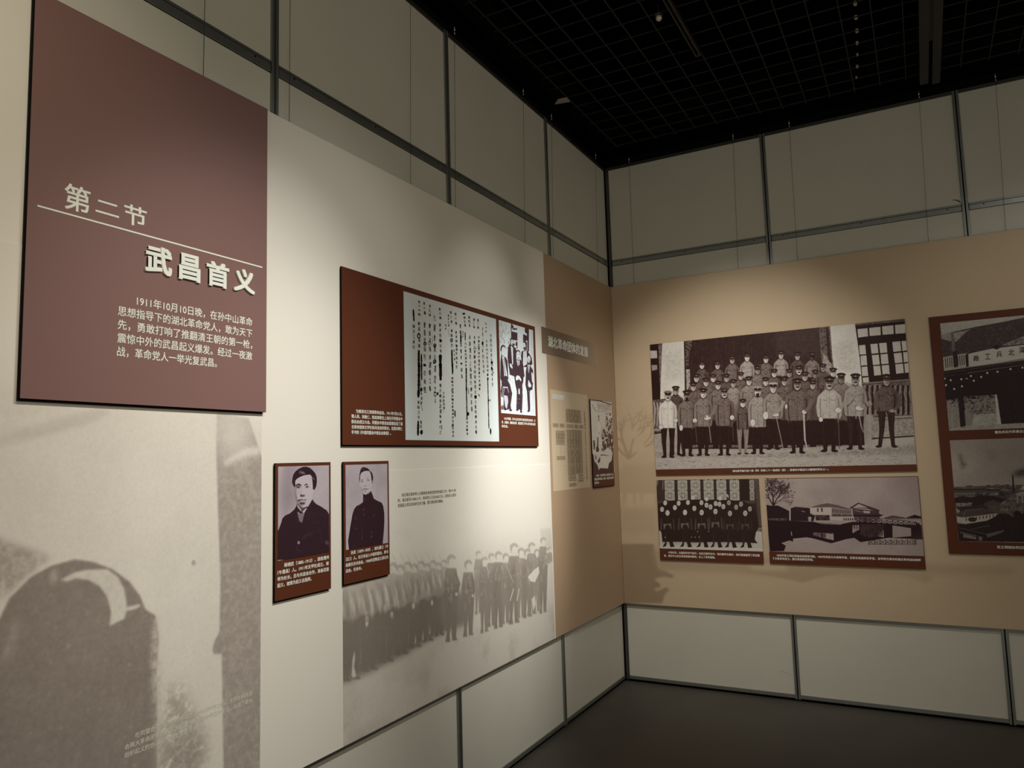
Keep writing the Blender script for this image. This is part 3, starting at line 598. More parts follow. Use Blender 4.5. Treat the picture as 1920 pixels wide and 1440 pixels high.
# five men
F3 = (930, 595, 6.857)
cv = Canvas(LW, *crect(LW, F3, [(30, 36), (474, 163), (506, 1268), (68, 1230)], BO), 700, .97, off=BO + .002); cv.frame(*F3)
K = .04
cv.poly('195,80 210,90 232,128 205,150 204,178 240,185 300,178 300,400 150,400 196,300', K); cv.poly('228,98 272,90 372,130 372,185 400,218 395,240 350,215 350,300 420,320 420,600 280,500 276,200 204,182 204,145 232,130', .97)
cv.poly('372,130 425,150 425,440 405,440 405,300 350,300 350,215 398,238 400,215 372,190', K); cv.poly('425,150 470,165 495,640 470,600 450,480 425,470', .95); cv.line('455,160 470,480', 4, .6)
for i in range(60):
    x = rs.uniform(32, 190); y = rs.uniform(60, 420); cv.line([(x, y), (x + rs.uniform(-22, 22), y + rs.uniform(5, 60))], rs.uniform(1.5, 6), rs.choice([K, .3, .5]), al=.7)
cv.poly('215,140 272,142 272,160 215,160', K); cv.poly('228,290 275,300 275,320 255,310 258,345 270,380 262,400 232,380', .95); cv.ell(262, 350, 12, 14, K); cv.ell(235, 350, 7, 16, K)
# left seated
cv.poly('50,380 70,470 60,560 58,780 75,860 62,950 90,1180 110,1200 170,1180 200,1200 190,1130 210,980 180,860 160,780 150,560 130,520 100,500 75,480', K)
cv.poly('62,400 85,365 110,370 120,400 125,440 110,470 100,500 78,470 66,440', .95); cv.poly('58,420 66,370 95,352 118,368 124,400 112,385 90,375 78,395 68,450', K)
cv.poly('78,490 108,510 140,700 148,762 118,745 108,765 100,640', .95); cv.line('102,530 122,740', 9, .4)
# left standing
cv.poly('155,400 185,380 235,385 262,410 268,700 240,760 180,740 150,520', K); cv.ell(207, 320, 20, 40, .95); cv.poly('184,300 190,268 215,264 230,285 228,300 210,284 194,292 190,360', K); cv.ell(212, 345, 12, 7, .3); cv.line('200,312 218,312', 4, .2); cv.poly('193,380 220,385 222,600 212,615 200,470', .95)
cv.poly('178,600 195,590 215,640 212,665 185,635', .95); cv.ell(200, 380, 10, 12, .9)
# right standing
cv.poly('330,440 365,425 405,430 460,520 470,600 420,640 340,640 322,500', K); cv.ell(368, 350, 20, 42, .95); cv.poly('348,330 352,302 380,300 400,330 398,420 380,430 385,370 374,330 360,322', K); cv.poly('352,385 385,385 378,420 358,418', .15); cv.poly('352,440 395,430 402,600 345,640 350,520', .95); cv.line('372,450 380,600', 3, .5)
# centre seated
cv.poly('235,570 270,540 320,545 350,600 370,760 340,870 345,960 340,1180 325,1220 300,1180 285,1195 262,1170 270,960 250,860 230,720', K); cv.ell(288, 490, 26, 58, .95); cv.poly('258,480 262,430 290,415 312,440 316,490 305,450 285,432 268,450', K); cv.ell(292, 522, 12, 6, .2); cv.line('272,476 284,476', 4, .1); cv.line('296,478 308,480', 4, .1)
cv.poly('264,548 290,560 306,545 305,620 292,600 285,635', .95); cv.poly('284,568 294,566 293,630', K)
cv.poly('255,770 275,745 305,755 328,800 320,825 300,795 270,810 258,810', .95); cv.poly('290,920 305,915 310,990 290,985', .95)
# right seated
cv.poly('400,600 440,620 478,680 480,800 470,930 440,940 440,1200 415,1215 400,950 380,870 385,700', K); cv.ell(424, 540, 22, 44, .95); cv.line('412,540 436,545', 4, .2); cv.ell(430, 562, 9, 5, .3)
cv.poly('408,605 440,610 425,720 415,690', .95); cv.line('424,610 424,700', 5, K); cv.poly('418,800 450,860 458,890 430,905 412,880', .95)
# chairs, floor
for t in ('62,1015 100,1030 100,1180 130,1210 180,1225 62,1225', '200,740 220,760 245,960 240,1110 215,1090', '355,770 372,760 350,1000 340,980', '90,890 150,895 160,910 90,905', '455,700 480,730 490,850 465,830', '205,1060 240,1110 262,1110 262,1180 215,1180 195,1140', '345,1000 360,1120 410,1150 410,1240 335,1230', '440,1190 470,1190 500,1260 440,1250', '200,1215 330,1235 330,1250 180,1235', '60,800 75,820 70,850 60,850', '470,940 495,940 500,1120 485,1120'):
    cv.poly(t, .95)
for t in ('90,905 80,1010', '150,905 165,970', '110,910 85,1050', '350,1000 345,1180', '375,960 385,1080', '420,950 435,960 445,1180', '470,950 480,1240'): cv.line(t, 5, .9)
cv.poly('100,1000 150,1010 160,1080 140,1180 120,1150', .85); cv.ell(190, 1195, 20, 12, K); cv.ell(275, 1190, 16, 14, K); cv.ell(325, 1215, 14, 14, K); cv.ell(420, 1205, 14, 14, K); cv.ell(85, 1160, 18, 30, .3)
cv.poly('150,800 185,780 195,830 170,850', .9); cv.line('268,1050 310,1050', 3, .7); cv.line('268,1100 300,1100', 3, .7); cv.grain(.12, (80, 40), 5)
cv.build('group_photograph', mb, (58, 38, 48), (216, 222, 220), off0=BO + .0005, thick=.0006, blur=0)
block(LW, F5, ['为推进长江流域革命运动，1911年7月31日，', '谭人凤、宋教仁、陈其美等在上海召开同盟会中', '部总会成立大会。同盟会中部总会直接促成了湖', '北革命团体文学社和共进会的联合。这是宋教仁', '手书的《中国同盟会中部总会章程》。'], (180, 1102), (148, 1252), (510, 1160), M['text'], mb, BO + .0005, short=(428, 1258), n=21, bold=.02)
block(LW, F3, ['1905年春夏，孙中山在比利时与湖北留学生朱和中、史', '青、胡秉柯、魏宸组合影，更加坚定了孙中山革命运动必胜', '的信念。'], (105, 1300), (75, 1398), (507, 1348), M['text'], mb, BO + .0005, short=(155, 1408), n=26, bold=.02)

# ---------- portrait one
p1 = board('portrait_board', LW, *rect(LW, [(516, 869), (620, 866), (621, 1103), (515, 1129)], BO), MO + .003, BO, M['rust'], 'left of the two rust brown portrait boards, man in dark jacket and wing collar', 'display board')
_q = rect(LW, [(516, 869), (620, 866), (621, 1103), (515, 1129)], BO); shadow_strip(LW, p1, *_q, BO - .004)
FP = (510, 860, 7.575)
cv = Canvas(LW, *crect(LW, FP, [(86, 112), (804, 95), (812, 1340), (80, 1438)], BO), 1300, .74, off=BO + .002); cv.frame(*FP)
n = noise2(cv.H, cv.W, (6, 4), 6, 5); cv.a += (n - .5) * .22
cv.poly('86,100 250,100 330,250 330,640 100,950 80,900', .55, blur=40, al=.8); cv.poly('80,100 170,110 120,500 150,800 80,1050', .86, blur=30, al=.8); cv.poly('600,100 810,95 812,800 700,640', .80, blur=30, al=.7)
cv.poly('80,1045 110,975 132,915 150,850 185,810 260,775 320,720 350,670 358,640 372,640 420,700 520,680 575,575 600,615 640,650 700,680 745,712 780,735 812,790 815,1420 80,1440', .03)
# neck, face
cv.poly('330,300 345,285 395,262 460,235 545,228 565,250 578,320 584,440 585,520 575,575 540,630 500,670 468,692 430,690 392,655 372,628 362,600 345,520 335,440 325,380', .84)
cv.poly('325,380 340,440 350,520 366,600 395,655 430,690 425,700 385,660 350,600 335,500', .35, blur=5); cv.poly('335,330 350,430 352,500 338,450', .6, blur=6, al=.8)
cv.poly('584,440 600,440 605,480 598,510 586,515', .82); cv.line('600,490 588,515', 4, .3)
# hair
cv.poly('288,340 292,280 305,225 335,180 380,145 440,116 490,112 540,130 580,165 615,205 635,255 640,330 630,390 608,440 584,436 578,330 566,250 545,226 500,228 450,238 395,262 350,290 332,320 333,380 322,410 305,380', .02)
for t, tn in (('380,200 400,178 430,165 405,205', .5), ('405,210 425,185 440,180 470,205 480,215 440,215', .55), ('570,262 590,268 606,285 604,302 588,290', .5), ('390,188 398,172 420,160', .5)): cv.poly(t, tn, blur=2, rough=.6)
# brows, eyes, nose, mouth
cv.poly('330,395 345,370 375,352 408,362 425,395 400,384 370,376 345,390', .06, blur=1); cv.poly('455,385 470,366 498,355 515,378 490,374', .08, blur=1)
cv.poly('330,385 345,375 372,378 400,385 412,400 404,416 380,422 350,412', .3, blur=5, al=.7)
cv.poly('342,402 370,392 392,395 402,405 380,414 352,412', .22, blur=1); cv.ell(383, 403, 10, 9, .03); cv.poly('475,398 500,388 520,392 542,410 515,402 500,414 482,410', .3, blur=1); cv.ell(500, 401, 10, 9, .04)
cv.line('335,420 360,428 395,422', 3, .5, blur=1); cv.line('480,420 510,424', 3, .55, blur=1)
cv.poly('402,515 412,505 425,512 440,520 455,512 468,518 466,532 445,538 405,540', .10, blur=2); cv.line('430,410 425,460 418,500', 5, .68, blur=3); cv.poly('355,440 420,440 410,500 370,520', .7, blur=8, al=.5)
cv.poly('365,592 390,580 420,576 445,582 490,582 492,592 450,590 420,590 395,600 372,612', .10, blur=1); cv.poly('384,625 410,615 440,620 475,618 470,640 440,655 410,652', .12, blur=3); cv.poly('395,598 430,594 480,594 470,612 430,612 400,610', .72, blur=3, al=.6)
cv.poly('375,640 400,665 440,690 420,705 385,680', .3, blur=5, al=.6)
# collar, tie, button
cv.poly('362,650 375,680 400,720 432,752 440,768 462,770 500,705 496,700 470,712 448,742 430,750 395,700 370,655', .84); cv.poly('405,700 425,735 448,742 480,705 468,695 430,695', .25); cv.poly('364,640 380,670 405,705 425,745 410,745 378,705 362,680', .80)
cv.poly('362,758 376,752 400,775 430,775 465,770 450,830 428,912 418,908 410,890 402,900 390,880 376,820', .55, rough=.2); cv.line('412,775 406,890', 5, .2); cv.line('438,775 425,905', 5, .25); cv.line('376,752 405,775', 6, .1)
cv.ell(381, 1192, 18, 24, .62); cv.ell(384, 1190, 8, 10, .35)
for i in range(70):
    x, y = (rs.uniform(480, 700), rs.uniform(700, 1000)) if i % 2 else (rs.uniform(650, 805), rs.uniform(720, 1300)); cv.line([(x, y), (x + rs.uniform(-8, 18), y + rs.uniform(10, 60))], rs.uniform(2, 5), rs.uniform(.14, .28), al=.5, blur=1)
cv.line('440,1130 500,1080 580,1055', 12, .2, blur=5); cv.line('355,1235 360,1310 420,1305', 8, .2, blur=3); cv.poly('745,1180 790,1160 810,1200 812,1225 770,1215', .3, blur=3, rough=.6); cv.line('345,780 360,880 385,920', 4, .14)
cv.grain(.07, (cv.H / 3, cv.W / 3), 8)
cv.build('photograph', p1, D1, L1, off0=BO + .0005, thick=.0006)
FQ = (480, 840, 4.5)
block(LW, FQ, ['蒋翊武（1885–1913），湖南澧州', '（今澧县）人。1911年文学社成立，被', '举为社长，后与共进会合作，准备武装', '起义，被推为起义总指挥。'], (237, 990), (180, 1163), (615, 1008), M['text'], p1, BO + .0005, short=(468, 1112), n=17, bold=.02)

# ---------- portrait two
p2 = board('portrait_board', LW, *rect(LW, [(644, 866), (729, 864), (731, 1077), (644, 1097)], BO), MO + .003, BO, M['rust'], 'right of the two rust brown portrait boards, man with moustache in high collar', 'display board')
_q = rect(LW, [(644, 866), (729, 864), (731, 1077), (644, 1097)], BO); shadow_strip(LW, p2, *_q, BO - .004)
FR = (636, 860, 8.0)
cv = Canvas(LW, *crect(LW, FR, [(88, 95), (716, 78), (732, 1262), (102, 1370)], BO), 1300, .78, off=BO + .002); cv.frame(*FR)
n = noise2(cv.H, cv.W, (6, 4), 16, 5); cv.a += (n - .5) * .16; cv.poly('110,120 300,110 290,600 120,700', .68, blur=40, al=.5); cv.poly('560,200 700,200 700,400 540,420', .66, blur=30, al=.6)
cv.poly('362,525 400,545 480,486 512,570 520,600 580,635 640,662 662,710 678,820 680,950 668,1130 655,1270 640,1300 150,1370 135,1240 150,1140 172,1000 200,840 225,760 262,712 300,695 358,655', .03)
cv.poly('305,330 318,240 335,205 372,190 440,186 462,190 480,250 492,330 502,372 480,440 478,490 450,520 405,542 370,530 350,500 335,450 318,395', .83)
cv.poly('306,370 303,300 310,220 325,160 350,128 385,130 432,146 462,180 495,215 510,265 510,320 500,330 498,375 488,330 478,240 460,190 435,184 400,184 370,192 335,212 318,250 315,320', .04, blur=0); cv.poly('345,150 370,140 380,165 350,175', .16, blur=2)
cv.poly('502,325 520,318 520,345 505,372', .8); cv.line('512,330 506,350', 3, .2); cv.line('500,330 500,372', 4, .1)
cv.line('330,322 345,314 368,318', [3, 6, 3], .15); cv.line('410,305 425,295 440,290', [3, 5, 3], .2); cv.poly('328,345 345,332 364,334 352,345 335,352', .15, blur=1); cv.poly('418,322 438,314 456,326 436,332', .2, blur=1)
cv.line('370,408 380,416 392,408 402,412 408,402', 5, .25); cv.line('340,462 362,468 385,452 402,452 420,460 442,450', [3, 8, 6, 6, 8, 3], .06); cv.line('362,470 380,462 410,464 418,458', 3, .2); cv.poly('372,490 390,484 412,488 395,496', .35, blur=1); cv.line('318,430 335,450 352,500 358,520', 4, .35); cv.line('400,540 440,520 475,490', 4, .3)
cv.line('350,440 375,445 380,440', 2, .5); cv.line('488,440 500,420', 3, .5)
for i in range(60):
    x, y = rs.uniform(200, 600), rs.uniform(760, 1300); cv.line([(x, y), (x + rs.uniform(-4, 6), y + rs.uniform(8, 50))], rs.uniform(2, 4), rs.uniform(.12, .22), al=.5, blur=1)
for x, y, r in ((380, 612, 8), (370, 765, 10), (372, 840, 9), (250, 895, 9), (258, 1050, 8), (490, 1110, 10), (486, 1170, 12), (520, 850, 8), (345, 1195, 8)): cv.ell(x, y, r, r * 1.6, .24, blur=2)
cv.line('352,1000 350,1240', 6, .16, blur=2); cv.line('195,1345 220,1290 250,1330', 4, .25)
cv.grain(.06, (cv.H / 3, cv.W / 3), 18); cv.build('photograph', p2, D1, L1, off0=BO + .0005, thick=.0006)
block(LW, FQ, ['孙武（1879–1939），湖北夏口（今', '汉口）人。在日本加入中国同盟会，参与', '组建东京共进会，1908年回鄂成立湖北共', '进会，任会长。'], (800, 885), (757, 1040), (1116, 905), M['text'], p2, BO + .0005, short=(893, 1018), n=18, bold=.02)

# ---------- narrow board near the corner
p3 = board('photo_board', LW, *rect(LW, [(1107, 748), (1147, 754), (1152, 909), (1113, 915)], BO), MO + .003, BO, M['rust'], 'narrow board nearest the corner showing a pale robed figure and crowd', 'display board')
_q = rect(LW, [(1107, 748), (1147, 754), (1152, 909), (1113, 915)], BO); shadow_strip(LW, p3, *_q, BO - .004)
FS = (1100, 740, 8.0)
cv = Canvas(LW, *crect(LW, FS, [(57, 72), (372, 110), (412, 1172), (98, 1190)], BO), 700, .93, off=BO + .002); cv.frame(*FS)
cv.line('60,80 200,95 372,150', [14, 18, 16], .2); cv.poly('150,120 260,140 365,160 365,250 160,200', .78, rough=.5)
for i in range(26): x, y = rs.uniform(150, 360), rs.uniform(135, 240); cv.line([(x, y), (x + rs.uniform(6, 30), y + rs.uniform(-4, 14))], 6, .35, al=.7)
cv.line('85,150 130,245', 8, .4); cv.line('140,240 370,275', 5, .45); cv.line('280,275 290,560', 4, .5); cv.line('180,260 185,320', 3, .6)
cv.poly('175,310 190,312 195,395 180,398', .08); cv.ell(190, 360, 8, 30, .8); cv.poly('165,430 180,400 205,415 225,500 220,600 195,640 180,610 170,520', .97); cv.line('225,480 222,620 205,640', 4, .3); cv.line('180,580 205,580', 8, .2); cv.poly('172,650 215,640 212,900 190,900', .95); cv.poly('160,640 178,640 180,860 150,860', .35)
for i in range(55):
    x, y = rs.uniform(225, 395), rs.uniform(500, 800); cv.poly([(x, y), (x + rs.uniform(10, 26), y + 10), (x + rs.uniform(5, 26), y + rs.uniform(50, 110)), (x - 5, y + rs.uniform(40, 80))], rs.choice([.05, .1, .2]), al=.85)
for i in range(30): x, y = rs.uniform(230, 385), rs.uniform(500, 700); cv.ell(x, y, 8, 16, .85)
for i in range(40): x, y = rs.uniform(300, 375), rs.uniform(290, 520); cv.ell(x, y, rs.uniform(4, 14), rs.uniform(6, 20), rs.choice([.08, .3]), al=.8)
cv.poly('98,690 115,680 128,740 125,830 108,820', .08); cv.poly('145,790 170,765 190,820 180,860 140,850', .12)
cv.poly('90,880 105,910 120,1000 160,1050 185,1130 200,1110 210,1100 320,1108 335,1030 375,990 395,850 402,850 412,1180 98,1195', .07)
cv.poly('215,870 250,835 300,820 370,830 390,880 372,980 335,1030 322,1106 215,1100 200,930', .96); cv.line('208,908 260,905 340,918', [14, 14, 4], .15); cv.poly('245,845 275,838 265,855', .1); cv.poly('165,1000 205,925 205,1000 180,1030', .15); cv.poly('130,900 150,920 150,980 130,960', .4)
cv.grain(.16, (90, 30), 3); cv.build('photograph', p3, (66, 36, 34), (224, 220, 206), off0=BO + .0005, thick=.0006)
block(LW, FS, ['1906年，湖北革命党人在武昌召开大会，', '积极宣传革命思想，鼓舞一大批进步知识青年', '投身革命。'], (142, 1215), (118, 1325), (408, 1262), M['text'], p3, BO + .0005, short=(188, 1325), n=20, bold=.02)
# ------------------------------------------------------------------ right wall mural
mr = board('mural_board', RW, .0246, 6.0, MB, MT, .0105, MO, mat('tan mural print', (196, 174, 144), .5), 'wide tan mural board with faint tree and building silhouettes covering the right wall', 'mural')
cv = Canvas(RW, .0262, 3.6, MB + .002, MT - .002, 200, .9)
cv.frame(1140, 620, 2.0)      # tree and lake picture, enlarged and faint
TR = .70
def branch(x, y, a, l, w_, d, r):
    x1, y1 = x + math.cos(a) * l, y - math.sin(a) * l; cv.line([(x, y), ((x + x1) / 2 + r.uniform(-3, 3), (y + y1) / 2 + r.uniform(-3, 3)), (x1, y1)], [w_, w_ * .85, w_ * .7], TR, al=.9)
    if d:
        for k in range(3 if d > 2 else 2): branch(x1, y1, a + r.uniform(-.75, .75), l * r.uniform(.62, .85), w_ * .62, d - 1, r)
r = random.Random(4)
for a, l, w_ in ((1.9, 62, 13), (1.35, 70, 12), (2.35, 60, 9), (.7, 62, 9)): branch(78, 480, a, l, w_, 4, r)
for i in range(220):
    x, y = r.gauss(60, 60), r.gauss(250, 85)
    if y < 420: cv.ell(x, y, r.uniform(2, 7), r.uniform(2, 6), .80, al=.45, blur=1)
for x, y, q in ((95, 390, 22), (115, 440, 26), (30, 330, 20), (20, 420, 18)): cv.ell(x, y, q, q * .8, .92, blur=2)
cv.poly('-10,500 20,505 40,520 70,500 110,505 150,500 260,490 420,470 600,480 600,640 420,640 200,640 -10,640', .84, blur=2)
cv.poly('18,610 18,655 48,660 54,612', .95, blur=1); cv.poly('68,612 70,660 96,662 94,610', .96, blur=1); cv.poly('102,610 104,660 122,662 122,610', .96, blur=1); cv.poly('130,610 132,650 160,662 176,640 176,612', .96, blur=1)
cv.poly('-10,660 60,668 176,670 176,760 -10,760', .84, blur=3)
cv.frame(1000, 1080, 4.0)
cv.poly('640,-240 900,-240 940,-60 1060,0 1035,15 990,5 940,10 905,25 950,60 955,80 900,100 930,115 1000,85 1018,105 985,140 965,205 640,205', .55, blur=1, rough=.08)
cv.poly('900,-200 1400,-160 1950,-120 3600,-60 3600,-20 2300,-10 1950,0 1640,-10 1500,-25 1100,-40 940,-40', .74, blur=4)
cv.poly('1480,-40 2320,-30 2200,-5 2060,40 2010,50 1940,30 1760,-5 1640,-25', .72, blur=1)
cv.poly('1620,-90 1640,-50 1900,-40 1890,-90', .92, blur=3)
for x in range(2440, 3560, 44): cv.line([(x, -30), (x + r.uniform(-4, 4), r.uniform(5, 60))], r.uniform(5, 18), .78, al=.75, blur=1)
cv.poly('2700,-30 2760,-10 2900,30 2940,50 2990,40 2980,-20', .78, blur=2)
cv.frame(1140, 620, 2.0)
zf = np.clip((np.linspace(cv.z0, cv.z1, cv.H) - 1.95) / .45, 0, 1)[:, None]; cv.a = cv.a * (1 - zf) + .95 * zf
n = noise2(cv.H, cv.W, (7, 9), 23, 5); cv.a += (n - .5) * .05
cv.build('silhouette_print', mr, (92, 70, 50), (203, 181, 149), label='faint printed silhouettes of tree, roof and lake', off0=MO + .001, thick=.0004, rough=.5)

BT2 = .012; RO = MO + BT2
D2, L2 = (44, 22, 18), (222, 218, 206)
# ------------------------------------------------------------------ officers photograph
b1 = board('photo_board', RW, *rect(RW, [(1219, 647), (1697, 598), (1719, 884), (1230, 891)], RO), MO + .003, RO, M['rust'], 'largest photo board on the right wall, rows of uniformed officers in peaked caps', 'display board')
FO = (1200, 580, 3.5556)
cv = Canvas(RW, *crect(RW, FO, [(66, 236), (1766, 62), (1842, 1036), (106, 1066)], RO), 640, .7, off=RO + .002); cv.frame(*FO)
rs = random.Random(21)
cv.poly('290,210 1262,112 1300,440 1300,700 300,720', .13)                                   # dark doorway
for i in range(120): x = rs.uniform(340, 1210); y = rs.uniform(140, 420); cv.line([(x, y), (x + 3, y + rs.uniform(30, 120))], rs.uniform(2, 8), rs.choice([.09, .2, .24]), al=.35, blur=1)
cv.poly('900,150 1200,120 1210,330 905,300', .22, blur=8, al=.6)
cv.poly('60,230 150,228 140,420 135,606 80,610', .06); cv.poly('66,275 112,275 115,325 70,328', .75); cv.poly('76,372 114,370 116,402 80,410', .62, rough=.2); cv.poly('122,235 150,232 152,600 136,600', .5, rough=.5)
cv.poly('148,226 292,212 302,720 130,720', .86); cv.poly('160,300 285,260 290,460 180,480', .78, blur=12, rough=.9)
cv.poly('292,212 350,206 352,260 335,330 325,400 304,400 300,330', .10); cv.poly('300,210 345,205 345,240 330,300 322,380 308,390 304,320', .42, rough=1.2, seed=3); cv.poly('308,400 332,400 336,520 310,540', .72, rough=.4)
cv.poly('1190,120 1268,112 1300,440 1255,440 1215,400 1210,330', .42, rough=.9, seed=8); cv.poly('1225,290 1275,360 1280,440 1215,420', .66, rough=.5); cv.poly('1240,125 1255,124 1282,360 1262,350 1250,300', .1, rough=.4)
cv.poly('1268,112 1438,95 1466,300 1480,520 1300,460 1282,300', .86); cv.poly('1290,240 1420,200 1440,420 1310,400', .76, blur=12, rough=.9)
# the window at right
cv.poly('1434,98 1764,64 1796,480 1482,500 1466,330', .08); cv.poly('1436,95 1762,62 1764,80 1440,108', .4, rough=.5)
for q in ('1450,132 1518,125 1522,180 1455,188', '1528,124 1604,116 1606,172 1532,178', '1614,114 1690,106 1692,164 1618,170', '1700,104 1768,98 1770,158 1704,164', '1460,240 1502,236 1508,300 1466,302', '1470,310 1510,306 1516,372 1474,376', '1476,384 1516,380 1522,444 1482,446', '1484,456 1524,452 1528,485 1488,488',
          '1536,232 1584,228 1590,292 1544,296', '1594,226 1644,222 1650,288 1602,292', '1546,306 1592,302 1600,368 1554,372', '1604,300 1652,296 1658,362 1610,366', '1556,378 1602,376 1608,438 1562,442', '1612,374 1660,370 1666,432 1618,436', '1682,218 1736,212 1742,278 1690,284', '1744,212 1774,210 1780,274 1750,278',
          '1692,294 1744,288 1752,354 1700,360', '1754,286 1782,284 1788,350 1760,354', '1702,366 1754,362 1760,424 1708,430', '1762,362 1790,358 1794,420 1768,424'):
    cv.poly(q, .80); 
cv.poly('1480,500 1800,470 1818,730 1560,740', .30, rough=.6, seed=4); cv.line('1478,495 1798,470', 12, .45); cv.line('1478,503 1798,479', 3, .1); cv.line('1540,705 1815,690', 8, .5); cv.line('1540,730 1818,712', 12, .62)
for x in range(1500, 1810, 34): cv.line([(x, 505), (x - 8, 560), (x + 6, 620), (x + 2, 700)], [8, 14, 8, 12], .55, rough=.2); cv.line([(x + 16, 505), (x + 18, 700)], 14, .09)
cv.poly('80,605 165,600 170,820 96,835', .25, rough=.5); cv.line('82,608 170,600', 8, .3)
for x in (92, 112, 134): cv.line([(x, 620), (x + 8, 660), (x + 2, 780)], [8, 12, 8], .65)
cv.line('95,805 160,800', 8, .7); cv.line('95,826 165,820', 8, .12)
cv.poly('95,835 330,820 330,930 105,950', .62, rough=.9, seed=5); cv.poly('1540,740 1820,725 1828,850 1545,870', .55, rough=1.0, seed=6); cv.line('1545,862 1828,845', 8, .1)
# steps and ground
cv.poly('300,700 1480,640 1500,930 300,930', .07)
for yy in (905, 935):
    for k in range(12): x = 340 + k * 92 + rs.uniform(-10, 10); cv.poly([(x, yy), (x + 60, yy - 2), (x + 60, yy + 14), (x, yy + 18)], .58, rough=.6, seed=k)
cv.poly('98,935 300,935 700,935 1100,920 1500,905 1832,860 1845,1040 106,1070', .70); cv.poly('98,950 600,965 1200,960 1840,900 1842,960 1000,985 110,985', .56, blur=6, rough=.8)
for i in range(420): x, y = rs.uniform(110, 1835), rs.uniform(930, 1055); cv.line([(x, y), (x + rs.uniform(6, 26), y + rs.uniform(-2, 3))], rs.uniform(1.5, 4), rs.choice([.35, .45, .85]), al=.6)
def soldier(cx, top, u, coat, face=.72, sh=1.0, bot=None, legs=None, beard=0, capt=.07, capcrown=None, tilt=0, legt=.07, pocket=True, dx=0):
    """cx, top: centre and top of the cap; u: cap width"""
    fy = top + .62 * u; ny = top + 1.12 * u; hw = .92 * u * sh; bot = bot or ny + 2.2 * u
    if legs: # trousers and boots
        lw = .34 * u
        for sg in (-1, 1): cv.poly([(cx + sg * .05 * u, bot - 8), (cx + sg * .78 * u, bot - 8), (cx + sg * .66 * u, (bot + legs) / 2), (cx + sg * (.48 + dx) * u, legs - 12), (cx + sg * (.70 + dx) * u, legs - 2), (cx + sg * (.66 + dx) * u, legs + 4), (cx + sg * (.16 + dx) * u, legs + 2), (cx + sg * .2 * u, (bot + legs) / 2)], legt); cv.ell(cx + sg * (.46 + dx) * u, legs, .26 * u, .10 * u, .05); cv.line([(cx + sg * .5 * u, bot + 12), (cx + sg * .45 * u, legs - 30)], 5, legt + .12, blur=1, al=.6)
    T_ = ny + .16 * u
    body = [(cx - .22 * u, ny - .14 * u), (cx + .22 * u, ny - .14 * u), (cx + .62 * hw, T_), (cx + .98 * hw, T_ + .35 * u), (cx + 1.12 * hw, T_ + 1.2 * u), (cx + 1.02 * hw, bot - .2 * u), (cx + .86 * hw, bot), (cx - .86 * hw, bot), (cx - 1.02 * hw, bot - .2 * u), (cx - 1.12 * hw, T_ + 1.2 * u), (cx - .98 * hw, T_ + .35 * u), (cx - .62 * hw, T_)]
    cv.poly(body, .05, blur=3, al=.6); cv.poly(body, coat, blur=1)
    m = cv.pts(body); 
    for i in range(int(34 * sh)): x, y = cx + rs.uniform(-.85, .85) * hw, rs.uniform(T_, bot); cv.line([(x, y), (x + rs.uniform(-.3, .3) * u, y + rs.uniform(.05, .4) * u)], rs.uniform(2, 8), coat + rs.choice([-.2, -.15, .18, .12]), al=.5, blur=1)
    cv.poly([(cx + .45 * hw, T_), (cx + .98 * hw, T_ + .35 * u), (cx + 1.12 * hw, T_ + 1.2 * u), (cx + .86 * hw, bot), (cx + .62 * hw, bot)], coat - .14, blur=4, al=.55)
    for sg in (-1, 1): cv.line([(cx + sg * .72 * hw, T_ + .5 * u), (cx + sg * .78 * hw, T_ + 1.0 * u), (cx + sg * .70 * hw, bot - .02 * u)], 6, max(.03, coat - .32), al=.85, blur=1)
    cv.line([(cx, ny), (cx, bot)], 2.5, max(.03, coat - .25))
    if pocket:
        for sg in (-1, 1): cv.line([(cx + sg * .18 * hw, T_ + .62 * u), (cx + sg * .40 * hw, T_ + .70 * u), (cx + sg * .60 * hw, T_ + .60 * u)], 3.5, max(.03, coat - .28))
    for k in range(4): cv.ell(cx, T_ + (.2 + .42 * k) * u, 2.4, 2.4, min(1, coat + .25))
    cv.poly([(cx - .25 * u, ny - .22 * u), (cx + .25 * u, ny - .22 * u), (cx + .28 * u, ny), (cx, ny + .08 * u), (cx - .28 * u, ny)], max(.04, coat - .22))
    cv.ell(cx, fy, .34 * u, .49 * u, .08, blur=1, al=.7); cv.ell(cx, fy, .30 * u, .45 * u, min(1, face + .08))
    cv.poly([(cx + .1 * u, fy - .3 * u), (cx + .27 * u, fy - .2 * u), (cx + .26 * u, fy + .15 * u), (cx + .1 * u, fy + .4 * u)], face - .22, blur=2, al=.7)
    cv.poly([(cx - .28 * u, fy - .2 * u), (cx + .28 * u, fy - .2 * u), (cx + .26 * u, fy - .02 * u), (cx - .26 * u, fy - .02 * u)], face - .35, blur=2, al=.75)
    for sg in (-1, 1): cv.ell(cx + sg * .12 * u, fy - .05 * u, .055 * u, .03 * u, .08); cv.ell(cx + sg * .3 * u, fy, .035 * u, .1 * u, face - .15)
    cv.line([(cx + .01 * u, fy - .02 * u), (cx + .03 * u, fy + .1 * u)], .05 * u, face - .25, blur=1); cv.line([(cx - .09 * u, fy + .22 * u), (cx + .09 * u, fy + .22 * u)], .045 * u, .2)
    if beard: cv.poly([(cx - .16 * u, fy + .12 * u), (cx, fy + .1 * u), (cx + .16 * u, fy + .12 * u), (cx + .17 * u, fy + .2 * u), (cx + (.12 if beard > 1 else .05) * u, fy + (.5 if beard > 1 else .2) * u), (cx - (.12 if beard > 1 else .05) * u, fy + (.5 if beard > 1 else .2) * u), (cx - .17 * u, fy + .2 * u)], .08)
    cr_ = capt if capcrown is None else capcrown
